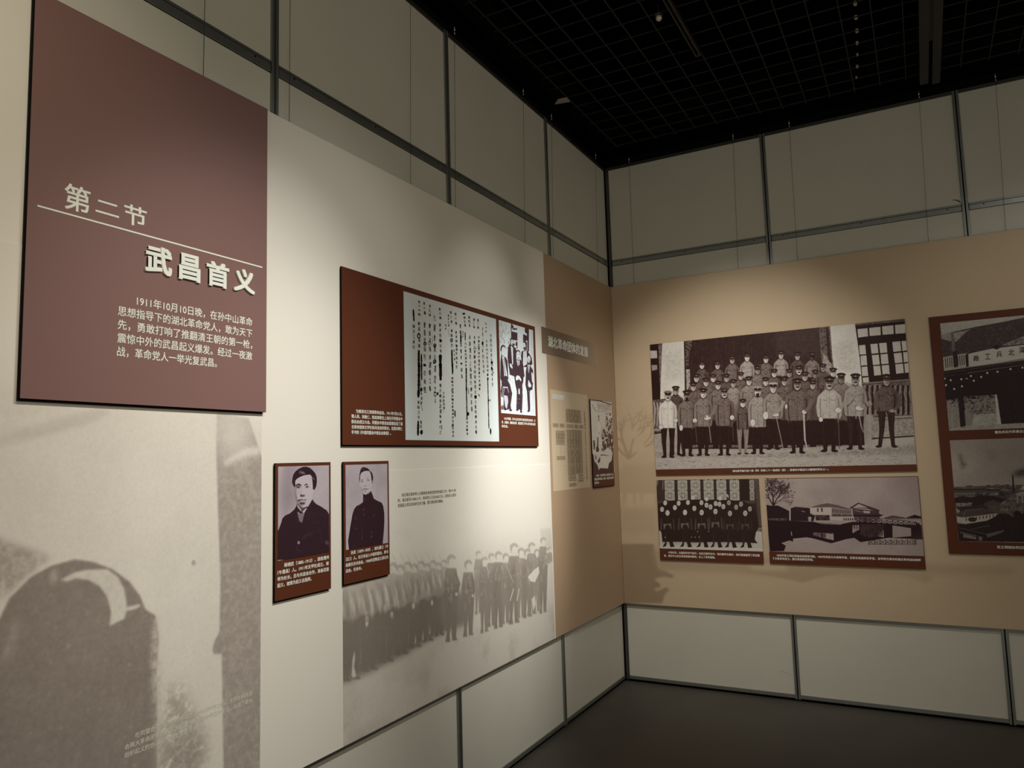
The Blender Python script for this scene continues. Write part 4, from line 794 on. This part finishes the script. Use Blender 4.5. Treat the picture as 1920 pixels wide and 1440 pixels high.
    cv.poly([(cx - .5 * u, top + .14 * u), (cx - .3 * u, top + .01 * u), (cx, top - .03 * u), (cx + .3 * u, top + .01 * u), (cx + .5 * u, top + .14 * u), (cx + .36 * u, top + .28 * u), (cx - .36 * u, top + .28 * u)], cr_)
    cv.poly([(cx - .36 * u, top + .2 * u), (cx + .36 * u, top + .2 * u), (cx + .34 * u, top + .36 * u), (cx - .34 * u, top + .36 * u)], .22 if cr_ < .3 else .1)
    cv.poly([(cx - .36 * u, top + .34 * u), (cx, top + .32 * u), (cx + .36 * u, top + .34 * u), (cx + .28 * u, top + .45 * u), (cx, top + .48 * u), (cx - .28 * u, top + .45 * u)], .04); cv.line([(cx - .3 * u, top + .20 * u), (cx + .3 * u, top + .20 * u)], 2, .4, al=.6)
    cv.ell(cx, top + .24 * u, .05 * u, .06 * u, .75)
for x, t, c, f in ((413, 348, .34, .8), (517, 346, .36, .72), (615, 310, .42, .65), (714, 293, .66, .86), (840, 305, .42, .8), (940, 277, .62, .74), (1050, 286, .34, .66), (1148, 286, .5, .2)): soldier(x, t, 50, c, f, 1.0)
soldier(413, 348, 46, .34, .8, .8, 470)
for x, t, c, f, u in ((376, 430, .36, .75, 52), (488, 432, .36, .8, 50), (577, 430, .34, .66, 52), (672, 418, .4, .7, 50), (784, 376, .48, .56, 54), (895, 398, .38, .78, 52), (996, 397, .42, .6, 52), (1060, 375, .36, .76, 58), (1170, 403, .36, .5, 54), (1222, 363, .34, .62, 50), (1288, 390, .5, .78, 58)): soldier(x, t, u, c, f, 1.0, beard=1 if x in (1060, 1222) else 0)
for x, t, c, f, u in ((355, 487, .40, .72, 54), (440, 458, .44, .76, 52), (520, 477, .46, .76, 54), (622, 466, .60, .66, 52), (727, 447, .55, .78, 56), (838, 453, .42, .78, 54), (963, 450, .40, .66, 56), (1100, 416, .36, .66, 58), (1152, 473, .42, .7, 56), (1342, 425, .52, .45, 66)): soldier(x, t, u, c, f, 1.05, bot=740)
cv.poly('300,660 1500,560 1520,900 300,900', .06, blur=30, al=.35)
soldier(238, 512, 56, .30, .6, .95, 700, 970)
soldier(186, 543, 62, .88, .76, .98, 792, 985, 1, capt=.5)
soldier(313, 540, 64, .46, .55, .98, 790, 975, 2)
soldier(422, 526, 62, .50, .78, 1.0, 782, 972)
soldier(563, 525, 62, .42, .70, .98, 778, 970, 1, capt=.2)
soldier(686, 598, 52, .36, .84, .82, 800, 962, legt=.5)
soldier(785, 512, 66, .62, .86, .98, 785, 960, 2, capt=.62)
soldier(888, 487, 66, .58, .76, 1.0, 730, 930, capt=.7)
soldier(1050, 460, 74, .40, .60, 1.16, 742, 955, 1)
soldier(1263, 447, 82, .72, .62, 1.06, 728, 945, 1)
soldier(1437, 428, 74, .62, .62, 1.05, 712, 930, 1, dx=.1, legt=.12)
soldier(1645, 432, 74, .34, .56, 1.06, 680, 915, dx=.28, legt=.12)
# arms, gloved hands, swords and canes
for t, tn in (('130,620 148,620 150,770 128,765', .92), ('700,640 735,650 742,740 738,742', .5)): cv.poly(t, tn, al=.4)
for x, y, rx, ry in ((274, 790, 12, 20), (366, 742, 14, 16), (448, 722, 24, 16), (614, 722, 14, 16), (752, 755, 16, 24), (838, 708, 18, 26), (905, 702, 22, 12), (975, 648, 8, 16), (1096, 684, 16, 14), (1206, 734, 14, 16), (1322, 672, 22, 18), (1464, 658, 28, 16), (1686, 676, 26, 12), (140, 785, 16, 14), (238, 740, 14, 14)):
    cv.ell(x, y, rx + 2, ry + 2, .1, blur=1, al=.6); cv.ell(x, y, rx, ry, .84 if x < 1600 else .62)
for t, wd, tn in (('366,750 380,890', 6, .3), ('456,735 474,890', 8, .5), ('616,735 622,880', 5, .3), ('908,715 955,930 975,942', 6, .6), ('1092,700 1100,870 1118,940', [12, 12, 4], .78), ('1322,690 1330,930', 6, .35), ('1456,680 1475,780 1490,820', [10, 7, 4], .7), ('1440,690 1440,730', 7, .6), ('1400,560 1375,620 1330,660', [30, 34, 20], .6), ('1380,650 1430,600', 4, .1), ('1545,620 1500,640 1470,655', [34, 26, 18], .6), ('1500,625 1512,650', 6, .05), ('1150,600 1130,650 1100,680', [30, 26, 16], .42), ('960,610 940,660 905,695', [26, 22, 14], .6), ('850,640 870,680 900,700', [24, 20, 12], .55), ('500,640 490,690 455,716', [26, 22, 14], .48), ('380,660 410,710 440,720', [26, 20, 14], .48), ('1730,560 1735,640 1690,672', [30, 26, 14], .34), ('1570,560 1590,640 1670,670', [30, 26, 14], .36)):
    cv.line(t, wd, tn, al=.9)
cv.a = np.clip((cv.a - .45) * 1.22 + .45, 0, 1)
cv.grain(.14, (cv.H / 2.5, cv.W / 2.5), 31); cv.grain(.08, (cv.H / 12, cv.W / 12), 33)
cv.build('photograph', b1, D2, L2, off0=RO + .0005, thick=.0006)
block(RW, FO, ['湖北新军编为第八镇（师）和第二十一混成协（旅），是清末中国战斗力最强的军队之一。'], (617, 1078), (617, 1078), (1258, 1067), M['text'], b1, RO + .0005, n=40, bold=.02)

# ------------------------------------------------------------------ students photograph
b2 = board('photo_board', RW, *rect(RW, [(1231, 900), (1422, 898), (1432, 1057), (1238, 1050)], RO), MO + .003, RO, M['rust'], 'small photo board under the officers photo, capped students before lattice windows', 'display board')
FG = (1225, 890, 8.228)
cv = Canvas(RW, *crect(RW, FG, [(45, 85), (1620, 66), (1695, 1185), (100, 1138)], RO), 900, .12, off=RO + .002); cv.frame(*FG)
rs = random.Random(8)
cv.poly('48,85 160,84 170,400 66,400', .15, rough=.7); cv.poly('140,84 158,84 150,240 140,230', .5, rough=.6); cv.poly('45,85 75,84 60,180 48,170', .55, blur=3)
cv.poly('1555,66 1622,66 1668,780 1630,800', .3, rough=.5); cv.poly('1340,72 1470,70 1490,400 1345,400', .05)
def lattice(x0, x1, y0, y1, cut=0):
    """a window of square bars, octagons and diagonals"""
    U = 168.0; cv.poly([(x0, y0), (x1, y0), (x1 + 6, y1), (x0 + 10, y1)], .86); D = .07
    X = lambda a, b: (x0 + (x1 - x0) * a + 10 * b, y0 + (y1 - y0) * b); n = 2
    for t in range(-1, n + 1):
        c = (t + .5) / n + .02; hh = .5 / n
        for a, b, c2, d in ((0, -.98, 1, -.98), (0, -.4, 1, -.4), (0, .4, 1, .4)): cv.line([X(a, c + b * hh), X(c2, c + d * hh)], 3, D)
        for px_, py_ in ((0, 0), (.16, 0), (.84, 0)): pass
        cv.line([X(.0, c - .14 * hh), X(.3, c - .14 * hh)], 3, D); cv.line([X(.0, c + .14 * hh), X(.3, c + .14 * hh)], 3, D); cv.line([X(.7, c - .14 * hh), X(1, c - .14 * hh)], 3, D); cv.line([X(.7, c + .14 * hh), X(1, c + .14 * hh)], 3, D)
        o = [X(.5 + .2 * math.cos(math.pi / 8 + k * math.pi / 4), c + .34 * hh * math.sin(math.pi / 8 + k * math.pi / 4)) for k in range(9)]; cv.line(o, 4.5, D)
        o = [X(.5 + .36 * math.cos(math.pi / 8 + k * math.pi / 4), c + .66 * hh * math.sin(math.pi / 8 + k * math.pi / 4)) for k in range(9)]; cv.line(o, 4.5, D)
        for sx_ in (-1, 1):
            for sy_ in (-1, 1): cv.line([X(.5 + sx_ * .30, c + sy_ * .56 * hh), X(.5 + sx_ * .49, c + sy_ * .96 * hh)], 4, D); cv.line([X(.5 + sx_ * .2, c + sy_ * .72 * hh), X(.5 + sx_ * .40, c + sy_ * 1.0 * hh)], 4, D)
    for a in (0.02, .36, .64, .98): cv.line([X(a, 0), X(a, 1)], 3, D)
    cv.line([X(.5, 0), X(.5, 1)], 3, D, al=.6); cv.poly([X(.42, 0), X(.58, 0), X(.58, .04), X(.42, .04)], D)
for x0, x1 in ((168, 325), (368, 525), (568, 725), (768, 930), (968, 1125), (1172, 1325), (1478, 1556)): lattice(x0, x1, 74, 398)
cv.poly('66,400 1570,396 1590,440 70,440', .2, rough=.3); cv.line('70,425 1560,425', 6, .38)
cv.poly('85,860 120,870 140,1040 420,1040 600,1050 900,1040 1100,1040 1550,1050 1560,900 1600,870 1690,880 1700,1190 100,1145', .84); cv.poly('90,1090 1690,1140 1690,1190 100,1145', .9); cv.poly('130,1030 1560,1040 1540,1075 500,1060 140,1060', .66, blur=6, rough=.7); cv.poly('1590,820 1670,812 1670,870 1600,872', .5, rough=.5)
cv.poly('75,470 110,430 300,400 700,380 1180,390 1420,420 1540,500 1600,640 1620,820 1580,900 1565,1000 1610,1060 1400,1040 1000,1040 600,1040 400,1030 140,1030 130,900 80,840', .05)
def stu(x, y, big=1, front=0, tn=.9, hat=0):
    k = big
    cv.poly([(x - 60 * k, y + 330 * k), (x - 95 * k, y + 180 * k), (x - 80 * k, y + 75 * k), (x - 30 * k, y + 48 * k), (x + 30 * k, y + 48 * k), (x + 84 * k, y + 75 * k), (x + 98 * k, y + 180 * k), (x + 60 * k, y + 330 * k)], .055)
    cv.poly([(x - 34 * k, y - 10), (x - 34 * k, y - 44 * k), (x, y - 54 * k), (x + 34 * k, y - 44 * k), (x + 34 * k, y - 10)], .08)
    cv.ell(x, y, 31 * k, 41 * k, tn)
    if x > 600: cv.ell(x - 11, y - 6, 7, 4, .25, blur=1); cv.ell(x + 11, y - 6, 7, 4, .25, blur=1); cv.ell(x, y + 18, 8, 4, .35, blur=1); cv.line([(x, y - 4), (x, y + 8)], 4, tn - .25, blur=1)
    else: cv.ell(x - 10, y - 4, 6, 3, tn - .2, blur=1); cv.ell(x + 10, y - 4, 6, 3, tn - .2, blur=1)
for x, y in ((610, 352), (822, 375), (1030, 365)): cv.ell(x, y, 30, 34, .88)
cv.poly('385,330 420,310 440,350 440,395 390,395', .85); cv.line('410,350 430,320', 8, .1); cv.line('430,380 442,330', 8, .1); cv.poly('1110,295 1155,305 1165,360 1140,345', .8)
for x, y in ((182, 435), (390, 440), (533, 428), (742, 432), (820, 470), (962, 445), (1020, 455)): stu(x, y, .95)
for x, y, tn in ((1165, 432, .68), (1352, 455, .72), (332, 508, .92), (632, 520, .9), (882, 498, .86), (1080, 492, .86), (1278, 502, .7), (134, 535, .85), (1490, 528, .72)): stu(x, y, .98, tn=tn)
for x, y, tn in ((218, 590, .92), (488, 582, .94), (745, 584, .92), (958, 568, .88), (1182, 598, .8), (1418, 596, .84)):
    stu(x, y, 1.05, tn=tn)
    cv.poly([(x - 62, y + 160), (x - 10, y + 175), (x + 55, y + 158), (x + 62, y + 250), (x + 40, y + 240), (x + 30, y + 200), (x, y + 185), (x - 28, y + 200), (x - 36, y + 250), (x - 60, y + 250)], .48 if x < 1000 else .32, blur=2, rough=.3)
    cv.ell(x + 4, y + 235, 42, 48, .07); cv.line([(x, y + 60), (x, y + 170)], 4, .3); cv.line([(x - 90, y + 90), (x - 100, y + 270)], 18, .34 if x < 1000 else .18, rough=.5, blur=2); cv.line([(x + 90, y + 90), (x + 104, y + 270)], 16, .34 if x < 1000 else .16, rough=.5, blur=2)
    fy = 1112 + (x - 200) * .012; cv.poly([(x - 60, y + 290), (x + 60, y + 290), (x + 86, fy - 60), (x + 110, fy), (x + 45, fy + 6), (x + 20, y + 420), (x - 8, y + 420), (x - 20, fy - 10), (x - 80, fy + 4), (x - 38, fy - 60), (x - 56, y + 400)], .06)
    cv.line([(x - 30, y + 330), (x - 28, fy - 60)], 12, .16, blur=3)
for x, y in ((182, 968), (590, 965), (645, 965), (705, 962), (682, 880), (852, 876)): cv.ell(x, y, 8, 8, .75)
cv.grain(.12, (cv.H / 2, cv.W / 2), 41)
cv.build('photograph', b2, (42, 24, 20), (216, 214, 200), off0=RO + .0005, thick=.0006)
block(RW, FG, ['19世纪末，出国留学风气渐开，在赴日留学生中，湖北籍学生最多，他们普遍接受了西式教', '育，受孙中山先生革命思想的影响，走上了革命道路。'], (230, 1200), (165, 1250), (1643, 1250), M['text'], b2, RO + .0005, short=(955, 1278), n=40, bold=.02)

# ------------------------------------------------------------------ lake photograph
b3 = board('photo_board', RW, *rect(RW, [(1433, 896), (1722, 894), (1735, 1068), (1444, 1056)], RO), MO + .003, RO, M['rust'], 'wide low photo board under the officers photo, academy buildings reflected in a lake', 'display board')
FK = (1425, 885, 6.0)
cv = Canvas(RW, *crect(RW, FK, [(48, 75), (1778, 57), (1842, 945), (106, 893)], RO), 800, .72, off=RO + .002); cv.frame(*FK)
n = noise2(cv.H, cv.W, (5, 8), 51, 5); cv.a += (n - .5) * .12; cv.poly('1500,50 1790,50 1810,480 1650,300', .58, blur=40, al=.6)
D = .04; rs = random.Random(5)
def br(x, y, a, l, w_, d):
    x1, y1 = x + math.cos(a) * l, y - math.sin(a) * l; cv.line([(x, y), (x1, y1)], [w_, w_ * .7], .08)
    if d:
        for k in range(3): br(x1, y1, a + rs.uniform(-.8, .8), l * rs.uniform(.6, .85), max(1.5, w_ * .6), d - 1)
for a, l, w_ in ((1.6, 100, 18), (2.1, 95, 14), (1.1, 95, 14), (.7, 80, 8)): br(150, 380, a, l, w_, 4)
for i in range(260): x, y = rs.gauss(190, 80), rs.gauss(180, 60); (cv.ell(x, y, rs.uniform(3, 12), rs.uniform(3, 9), .15, al=.7, blur=1) if 55 < x < 400 and y > 75 else None)
cv.poly('72,370 130,380 200,378 250,400 330,440 345,550 600,560 900,590 1040,560 1400,580 1815,600 1830,760 1450,740 1130,790 1060,740 950,760 800,802 590,745 520,735 370,750 375,785 330,770 240,800 290,830 270,890 110,892 95,700', D)
cv.poly('78,400 230,400 340,450 345,550 90,545', .06); cv.poly('90,520 300,518 300,548 95,545', .35, rough=.8); cv.poly('330,425 345,430 345,548 328,545', .8)
cv.poly('345,410 400,390 560,405 565,470 620,490 600,555 345,550', .09); cv.poly('455,435 500,440 515,455 480,450', .5); cv.poly('540,505 578,505 575,555 545,555', .8, rough=.3); cv.line('390,395 560,410', 4, .4)
cv.poly('560,400 800,395 805,485 620,480 570,460', .86); cv.poly('558,400 690,362 760,352 880,375 1035,425 1030,435 870,405 800,397', .38); cv.poly('640,410 660,408 656,450 642,450', .3); cv.poly('684,405 706,405 706,450 690,450', .3)
cv.poly('800,397 1035,430 1040,505 805,500', .7)
for k in range(12): x = 812 + k * 18; cv.poly([(x, 410 + k * 2), (x + 9, 411 + k * 2), (x + 9, 462 + k), (x, 462 + k)], .12)
cv.poly('805,470 1035,480 1035,500 810,500', .25, rough=.5); cv.poly('620,485 780,485 785,545 630,545', .12, rough=.4)
cv.poly('780,505 900,508 1110,515 1105,550 900,548 790,535', .82)
for k in range(7): x = 940 + k * 24; cv.poly([(x, 520), (x + 12, 520), (x + 12, 545), (x, 545)], .1)
cv.poly('1000,408 1105,345 1280,405 1350,432 1330,448 1200,410 1040,412', .2); cv.poly('1040,405 1110,358 1215,402', .78); cv.poly('1040,412 1340,440 1340,470 1390,488 1050,500', .22); cv.poly('1160,435 1240,440 1235,468 1165,462', .75); cv.line('1050,430 1150,450', 14, .5, rough=.5); cv.poly('1045,480 1390,480 1360,500 1320,515 1060,510', .1)
cv.poly('1060,500 1350,505 1350,560 1080,560', .3, rough=.9); cv.poly('1400,515 1490,488 1620,510 1640,520 1740,482 1815,500 1815,530 1400,525', .3); cv.poly('1640,515 1740,482 1815,505 1815,520', .05); cv.poly('1440,525 1815,528 1815,550 1450,548', .62)
for k in range(11):
    x = 1120 + k * 62; y = 520 + k * 4.5; yy = y + 42
    for a in (((x, y), (x + 62, yy)), ((x + 62, y + 3), (x, yy))): cv.line(list(a), 6, .07)
    cv.line([(x, y), (x, yy + 4)], 8, .06)
cv.line('1110,518 1450,530 1760,565', 6, .1); cv.line('1110,562 1450,585 1760,612', 10, .06); cv.poly('1755,560 1815,600 1830,760 1745,740', .05)
cv.poly('600,562 760,568 920,590 900,595 700,585', .6, rough=.3)
cv.poly('1490,600 1698,632 1702,722 1492,740', .66); cv.poly('1390,645 1396,738 1320,722 1360,680', .66); cv.poly('1040,600 1112,596 1115,650 1040,690', .72, rough=.3); cv.line('1062,596 1064,640', 10, .15); cv.line('1090,596 1092,640', 10, .15)
cv.poly('1120,590 1400,590 1380,720 1200,740 1130,700', .22, rough=.9)
cv.poly('595,680 828,690 830,770 720,745 600,712', .5, rough=.6, seed=3); cv.poly('740,692 826,700 828,768 744,748', .74, rough=.3); cv.line('700,690 700,740', 20, .12); cv.poly('590,745 800,802 950,762 830,770 700,742 600,715', .06)
for k in range(9): x = 1225 + k * 62; y = 765; cv.line([(x, y), (x + 50, y + 48)], 5, .08); cv.line([(x + 50, y), (x, y + 48)], 5, .08); cv.line([(x, y - 6), (x, y + 52)], 7, .07)
cv.line('1210,812 1750,815', 5, .25); cv.poly('345,670 356,672 362,720 352,715', .7); cv.line('1748,750 1748,825', 10, .07)
cv.poly('1700,780 1842,760 1842,945 1600,920', .5, blur=40, al=.5)
cv.a = np.clip((cv.a - .4) * 1.12 + .4, 0, 1); cv.grain(.10, (cv.H / 2.5, cv.W / 2.5), 61)
cv.build('photograph', b3, (42, 22, 26), (206, 192, 182), off0=RO + .0005, thick=.0006)
block(RW, FK, ['1890年张之洞在武昌创设两湖书院，1903年改名为文高等学堂，后更名两湖师范学堂。该学校为清末的湖北革命运动培养', '了大批革命志士。图为两湖师范学堂。'], (190, 938), (140, 972), (1812, 1018), M['text'], b3, RO + .0005, short=(602, 995), n=54, bold=.02)

# ------------------------------------------------------------------ arsenal and ironworks board
q = rect(RW, [(1742, 595), (1920, 577), (1920, 1043), (1779, 1038)], RO)
b4 = board('photo_board', RW, q[0], 3.55, q[2], q[3], MO + .003, RO, M['rust'], 'tall brown board at the right edge with arsenal gate above smoking factory', 'display board')
FA2 = (1755, 580, 6.0)
e = crect(RW, FA2, [(45, 158), (990, 68), (990, 1340), (145, 1362)], RO)
cv = Canvas(RW, e[0], 3.45, e[2], e[3], 600, .5, off=RO + .002); cv.frame(*FA2); rs = random.Random(9)
cv.poly('40,150 3000,-100 3000,600 60,600', .2, rough=.5, seed=2); cv.poly('45,158 990,60 2400,-80 2400,60 990,100 700,150 430,200 200,250 60,290', .74, rough=.15); cv.poly('430,200 600,175 990,90 2400,-20 2400,350 700,430 210,500 220,380', .17, rough=.8, seed=5)
cv.poly('740,400 990,300 1500,240 1500,330 990,390 800,410', .6, rough=.6); cv.poly('55,285 160,262 190,262 340,240 400,215 330,260 220,370 200,330 160,360 60,330', .62, rough=.25); cv.poly('165,255 195,255 210,380 215,560 190,560 180,400', .4); cv.poly('190,470 235,470 240,640 195,650', .1); cv.poly('60,330 160,360 180,520 80,540', .18, rough=.7)
cv.poly('80,545 345,500 370,650 95,690', .7); 
for k in range(11): cv.line([(105 + k * 23, 548 - k * 4), (112 + k * 23, 660 - k * 4)], 9, .12, rough=.2)
cv.line('80,545 350,498', 10, .75); cv.poly('185,480 240,475 245,650 200,655', .1); cv.poly('330,510 362,505 368,690 345,695', .06)
cv.poly('362,500 640,440 990,400 2400,270 2400,480 990,552 370,650', .80); cv.line('345,500 440,470', 14, .08); cv.ell(680, 425, 36, 24, .06); cv.line('640,430 990,390', 5, .15)
cv.poly('90,695 990,560 2400,400 2400,1240 740,1290 100,1050', .045); cv.line('90,690 360,650 990,565 2400,440', [14, 10, 12, 14], .6); cv.line('95,720 600,640 990,590', 6, .3, rough=.4); cv.line('95,752 360,720 700,660', 5, .28, rough=.4); cv.line('360,715 990,622 2400,480', 5, .5, rough=.2)
for x, y in ((165, 797), (285, 785), (393, 750), (425, 803), (508, 760), (577, 715), (692, 702), (838, 672), (972, 656), (113, 852), (205, 896), (292, 865), (98, 780), (1100, 640), (1230, 622), (1360, 606)): cv.ell(x, y, 12, 12, .85)
cv.ell(346, 779, 14, 6, .8)
cv.poly('118,1020 250,1000 270,1300 320,1310 310,980 660,960 700,1140 720,1290 345,1345 145,1350', .5, rough=1.3, seed=9); cv.poly('118,1030 265,1010 275,1320 140,1340', .6, rough=1.3, seed=12); cv.poly('320,1010 700,1000 720,1290 340,1330', .55, rough=1.2, seed=13); cv.poly('430,1180 700,1170 725,1290 400,1310', .72, rough=.5); cv.poly('240,900 300,900 335,1330 275,1335', .05)
cv.poly('662,958 682,956 735,1290 690,1290', .80); cv.poly('685,950 990,930 2400,850 2400,1260 740,1290', .045); cv.poly('340,1310 735,1290 2400,1200 2400,1330 990,1338 150,1362 150,1345', .66, rough=.5)
cv.grain(.14, (cv.H / 2.5, cv.W / 2.5), 71)
pa = cv.build('photograph', b4, (34, 18, 20), (232, 232, 216), off0=RO + .0005, thick=.0006)
for ch, x, y, s_ in (('廠', 452, 550, 66), ('工', 582, 532, 62), ('兵', 712, 505, 66), ('北', 848, 486, 70), ('湖', 972, 455, 74)):
    a, b, c, d = at(RW, FA2, x - s_ / 2, y, RO), at(RW, FA2, x + s_ / 2, y, RO), at(RW, FA2, x, y - s_ / 2, RO), at(RW, FA2, x, y + s_ / 2, RO)
    T = Text(RW, RO + .0016); T.char(ch, (a[0] + b[0]) / 2, (c[1] + d[1]) / 2, b[0] - a[0], c[1] - d[1], .01, rot=-.04); T.build('painted_character', M['ink'], pa)
FI = (1770, 810, 6.0)
e2 = crect(RW, FI, [(65, 90), (900, 70), (900, 1250), (162, 1225)], RO)
cv = Canvas(RW, e2[0], 3.45, e2[2], e2[3], 600, .66, off=RO + .002); cv.frame(*FI); rs = random.Random(19)
n = noise2(cv.H, cv.W, (4, 7), 81, 5); cv.a += (n - .5) * .18; cv.poly('500,80 2400,60 2400,600 300,560', .52, blur=60, al=.6)
cv.poly('165,240 200,260 210,330 260,365 200,430 180,350', .36, blur=6, rough=.5); cv.poly('500,210 590,270 560,310 520,270', .42, blur=12)
cv.poly('105,620 600,600 2400,570 2400,1260 165,1228', .25, rough=.3)
for i in range(240):
    x, y = rs.uniform(110, 1600), rs.uniform(590, 860); h = 10 + (y - 580) * .09; wv = rs.uniform(20, 90); cv.poly([(x, y), (x + wv, y - 3), (x + wv, y + h), (x, y + h)], rs.choice([.06, .12, .3, .45, .62]), al=.7, rough=.3)
cv.poly('110,640 480,640 640,650 640,662 110,655', .07); cv.poly('112,660 360,655 350,740 118,745', .5, rough=.2); cv.poly('112,655 480,648 500,680 115,688', .25)
for k in range(16): cv.poly([(130 + k * 20, 700 - k * .5), (139 + k * 20, 700 - k * .5), (139 + k * 20, 725), (130 + k * 20, 725)], .08)
cv.poly('120,740 200,720 300,735 480,710 600,730 690,760 640,800 300,830 130,830', .06, rough=.1); cv.poly('130,800 320,795 310,830 135,840', .6, rough=.8)
cv.poly('450,800 550,765 650,800 620,830 470,830', .24); cv.poly('130,850 440,815 500,860 150,900', .12); cv.poly('135,850 180,885 175,910 140,910', .6)
cv.poly('140,915 240,880 440,862 600,912 220,960 150,950', .22); cv.line('238,885 220,960', 5, .6); cv.line('240,882 440,862', 5, .5); cv.poly('142,950 220,962 600,915 560,985 240,1035 150,1020', .74)
for k in range(9): cv.poly([(245 + k * 38, 968 - k * 5), (256 + k * 38, 967 - k * 5), (256 + k * 38, 998 - k * 5), (245 + k * 38, 1000 - k * 5)], .15)
cv.ell(320, 985, 50, 26, .1, rough=.2); cv.poly('560,960 620,920 720,920 770,960 900,910 2400,850 2400,1260 170,1228 150,1040 250,1040 480,1000', .05, rough=.05); cv.ell(825, 930, 42, 45, .05)
cv.poly('760,700 2400,560 2400,800 900,880 700,840', .35, rough=.9, seed=9); cv.poly('800,690 900,670 2000,600 2000,640 830,720', .6); cv.poly('815,710 835,705 840,800 818,800', .55); cv.poly('870,705 890,700 895,800 872,800', .55)
for t, wd, tn in (('160,1075 470,1150 680,1105', 6, .35), ('180,1130 370,1170', 8, .5), ('300,1095 520,1050', 5, .4)): cv.line(t, wd, tn)
cv.poly('215,1145 360,1180 365,1210 215,1185', .5, rough=.2); cv.poly('385,1175 430,1180 430,1225 390,1220', .5, rough=.4); cv.poly('475,1150 680,1105 660,1130 490,1190', .34)
cv.poly('766,480 780,478 792,640 795,670 770,670', .1); cv.poly('766,485 790,460 860,425 1000,400 1300,330 1300,430 900,490 800,492', .12, blur=8, rough=.3); cv.poly('868,630 880,605 960,600 960,650 870,650', .7)
cv.grain(.12, (cv.H / 2.5, cv.W / 2.5), 91)
pi_ = cv.build('photograph', b4, (32, 19, 19), (222, 212, 196), off0=RO + .0005, thick=.0006)
def tail(fr, txt, p, m_em):
    a = at(RW, fr, *p, RO); T = Text(RW, RO + .0005); T.line(txt, a[0], a[0] + m_em * len(txt), a[1], m_em, .02); T.build('caption_text', M['text'], b4)
x0 = at(RW, FA2, 660, 1385, RO)[0]; x1 = at(RW, FA2, 990, 1380, RO)[0]
tail(FA2, '著名的近代军事企业—湖北兵工厂', (660, 1384), (x1 - x0) / 8.3)
x0 = at(RW, FI, 597, 1293, RO)[0]; x1 = at(RW, FI, 895, 1298, RO)[0]
tail(FI, '张之洞创办的汉阳铁厂', (597, 1294), (x1 - x0) / 7.1)
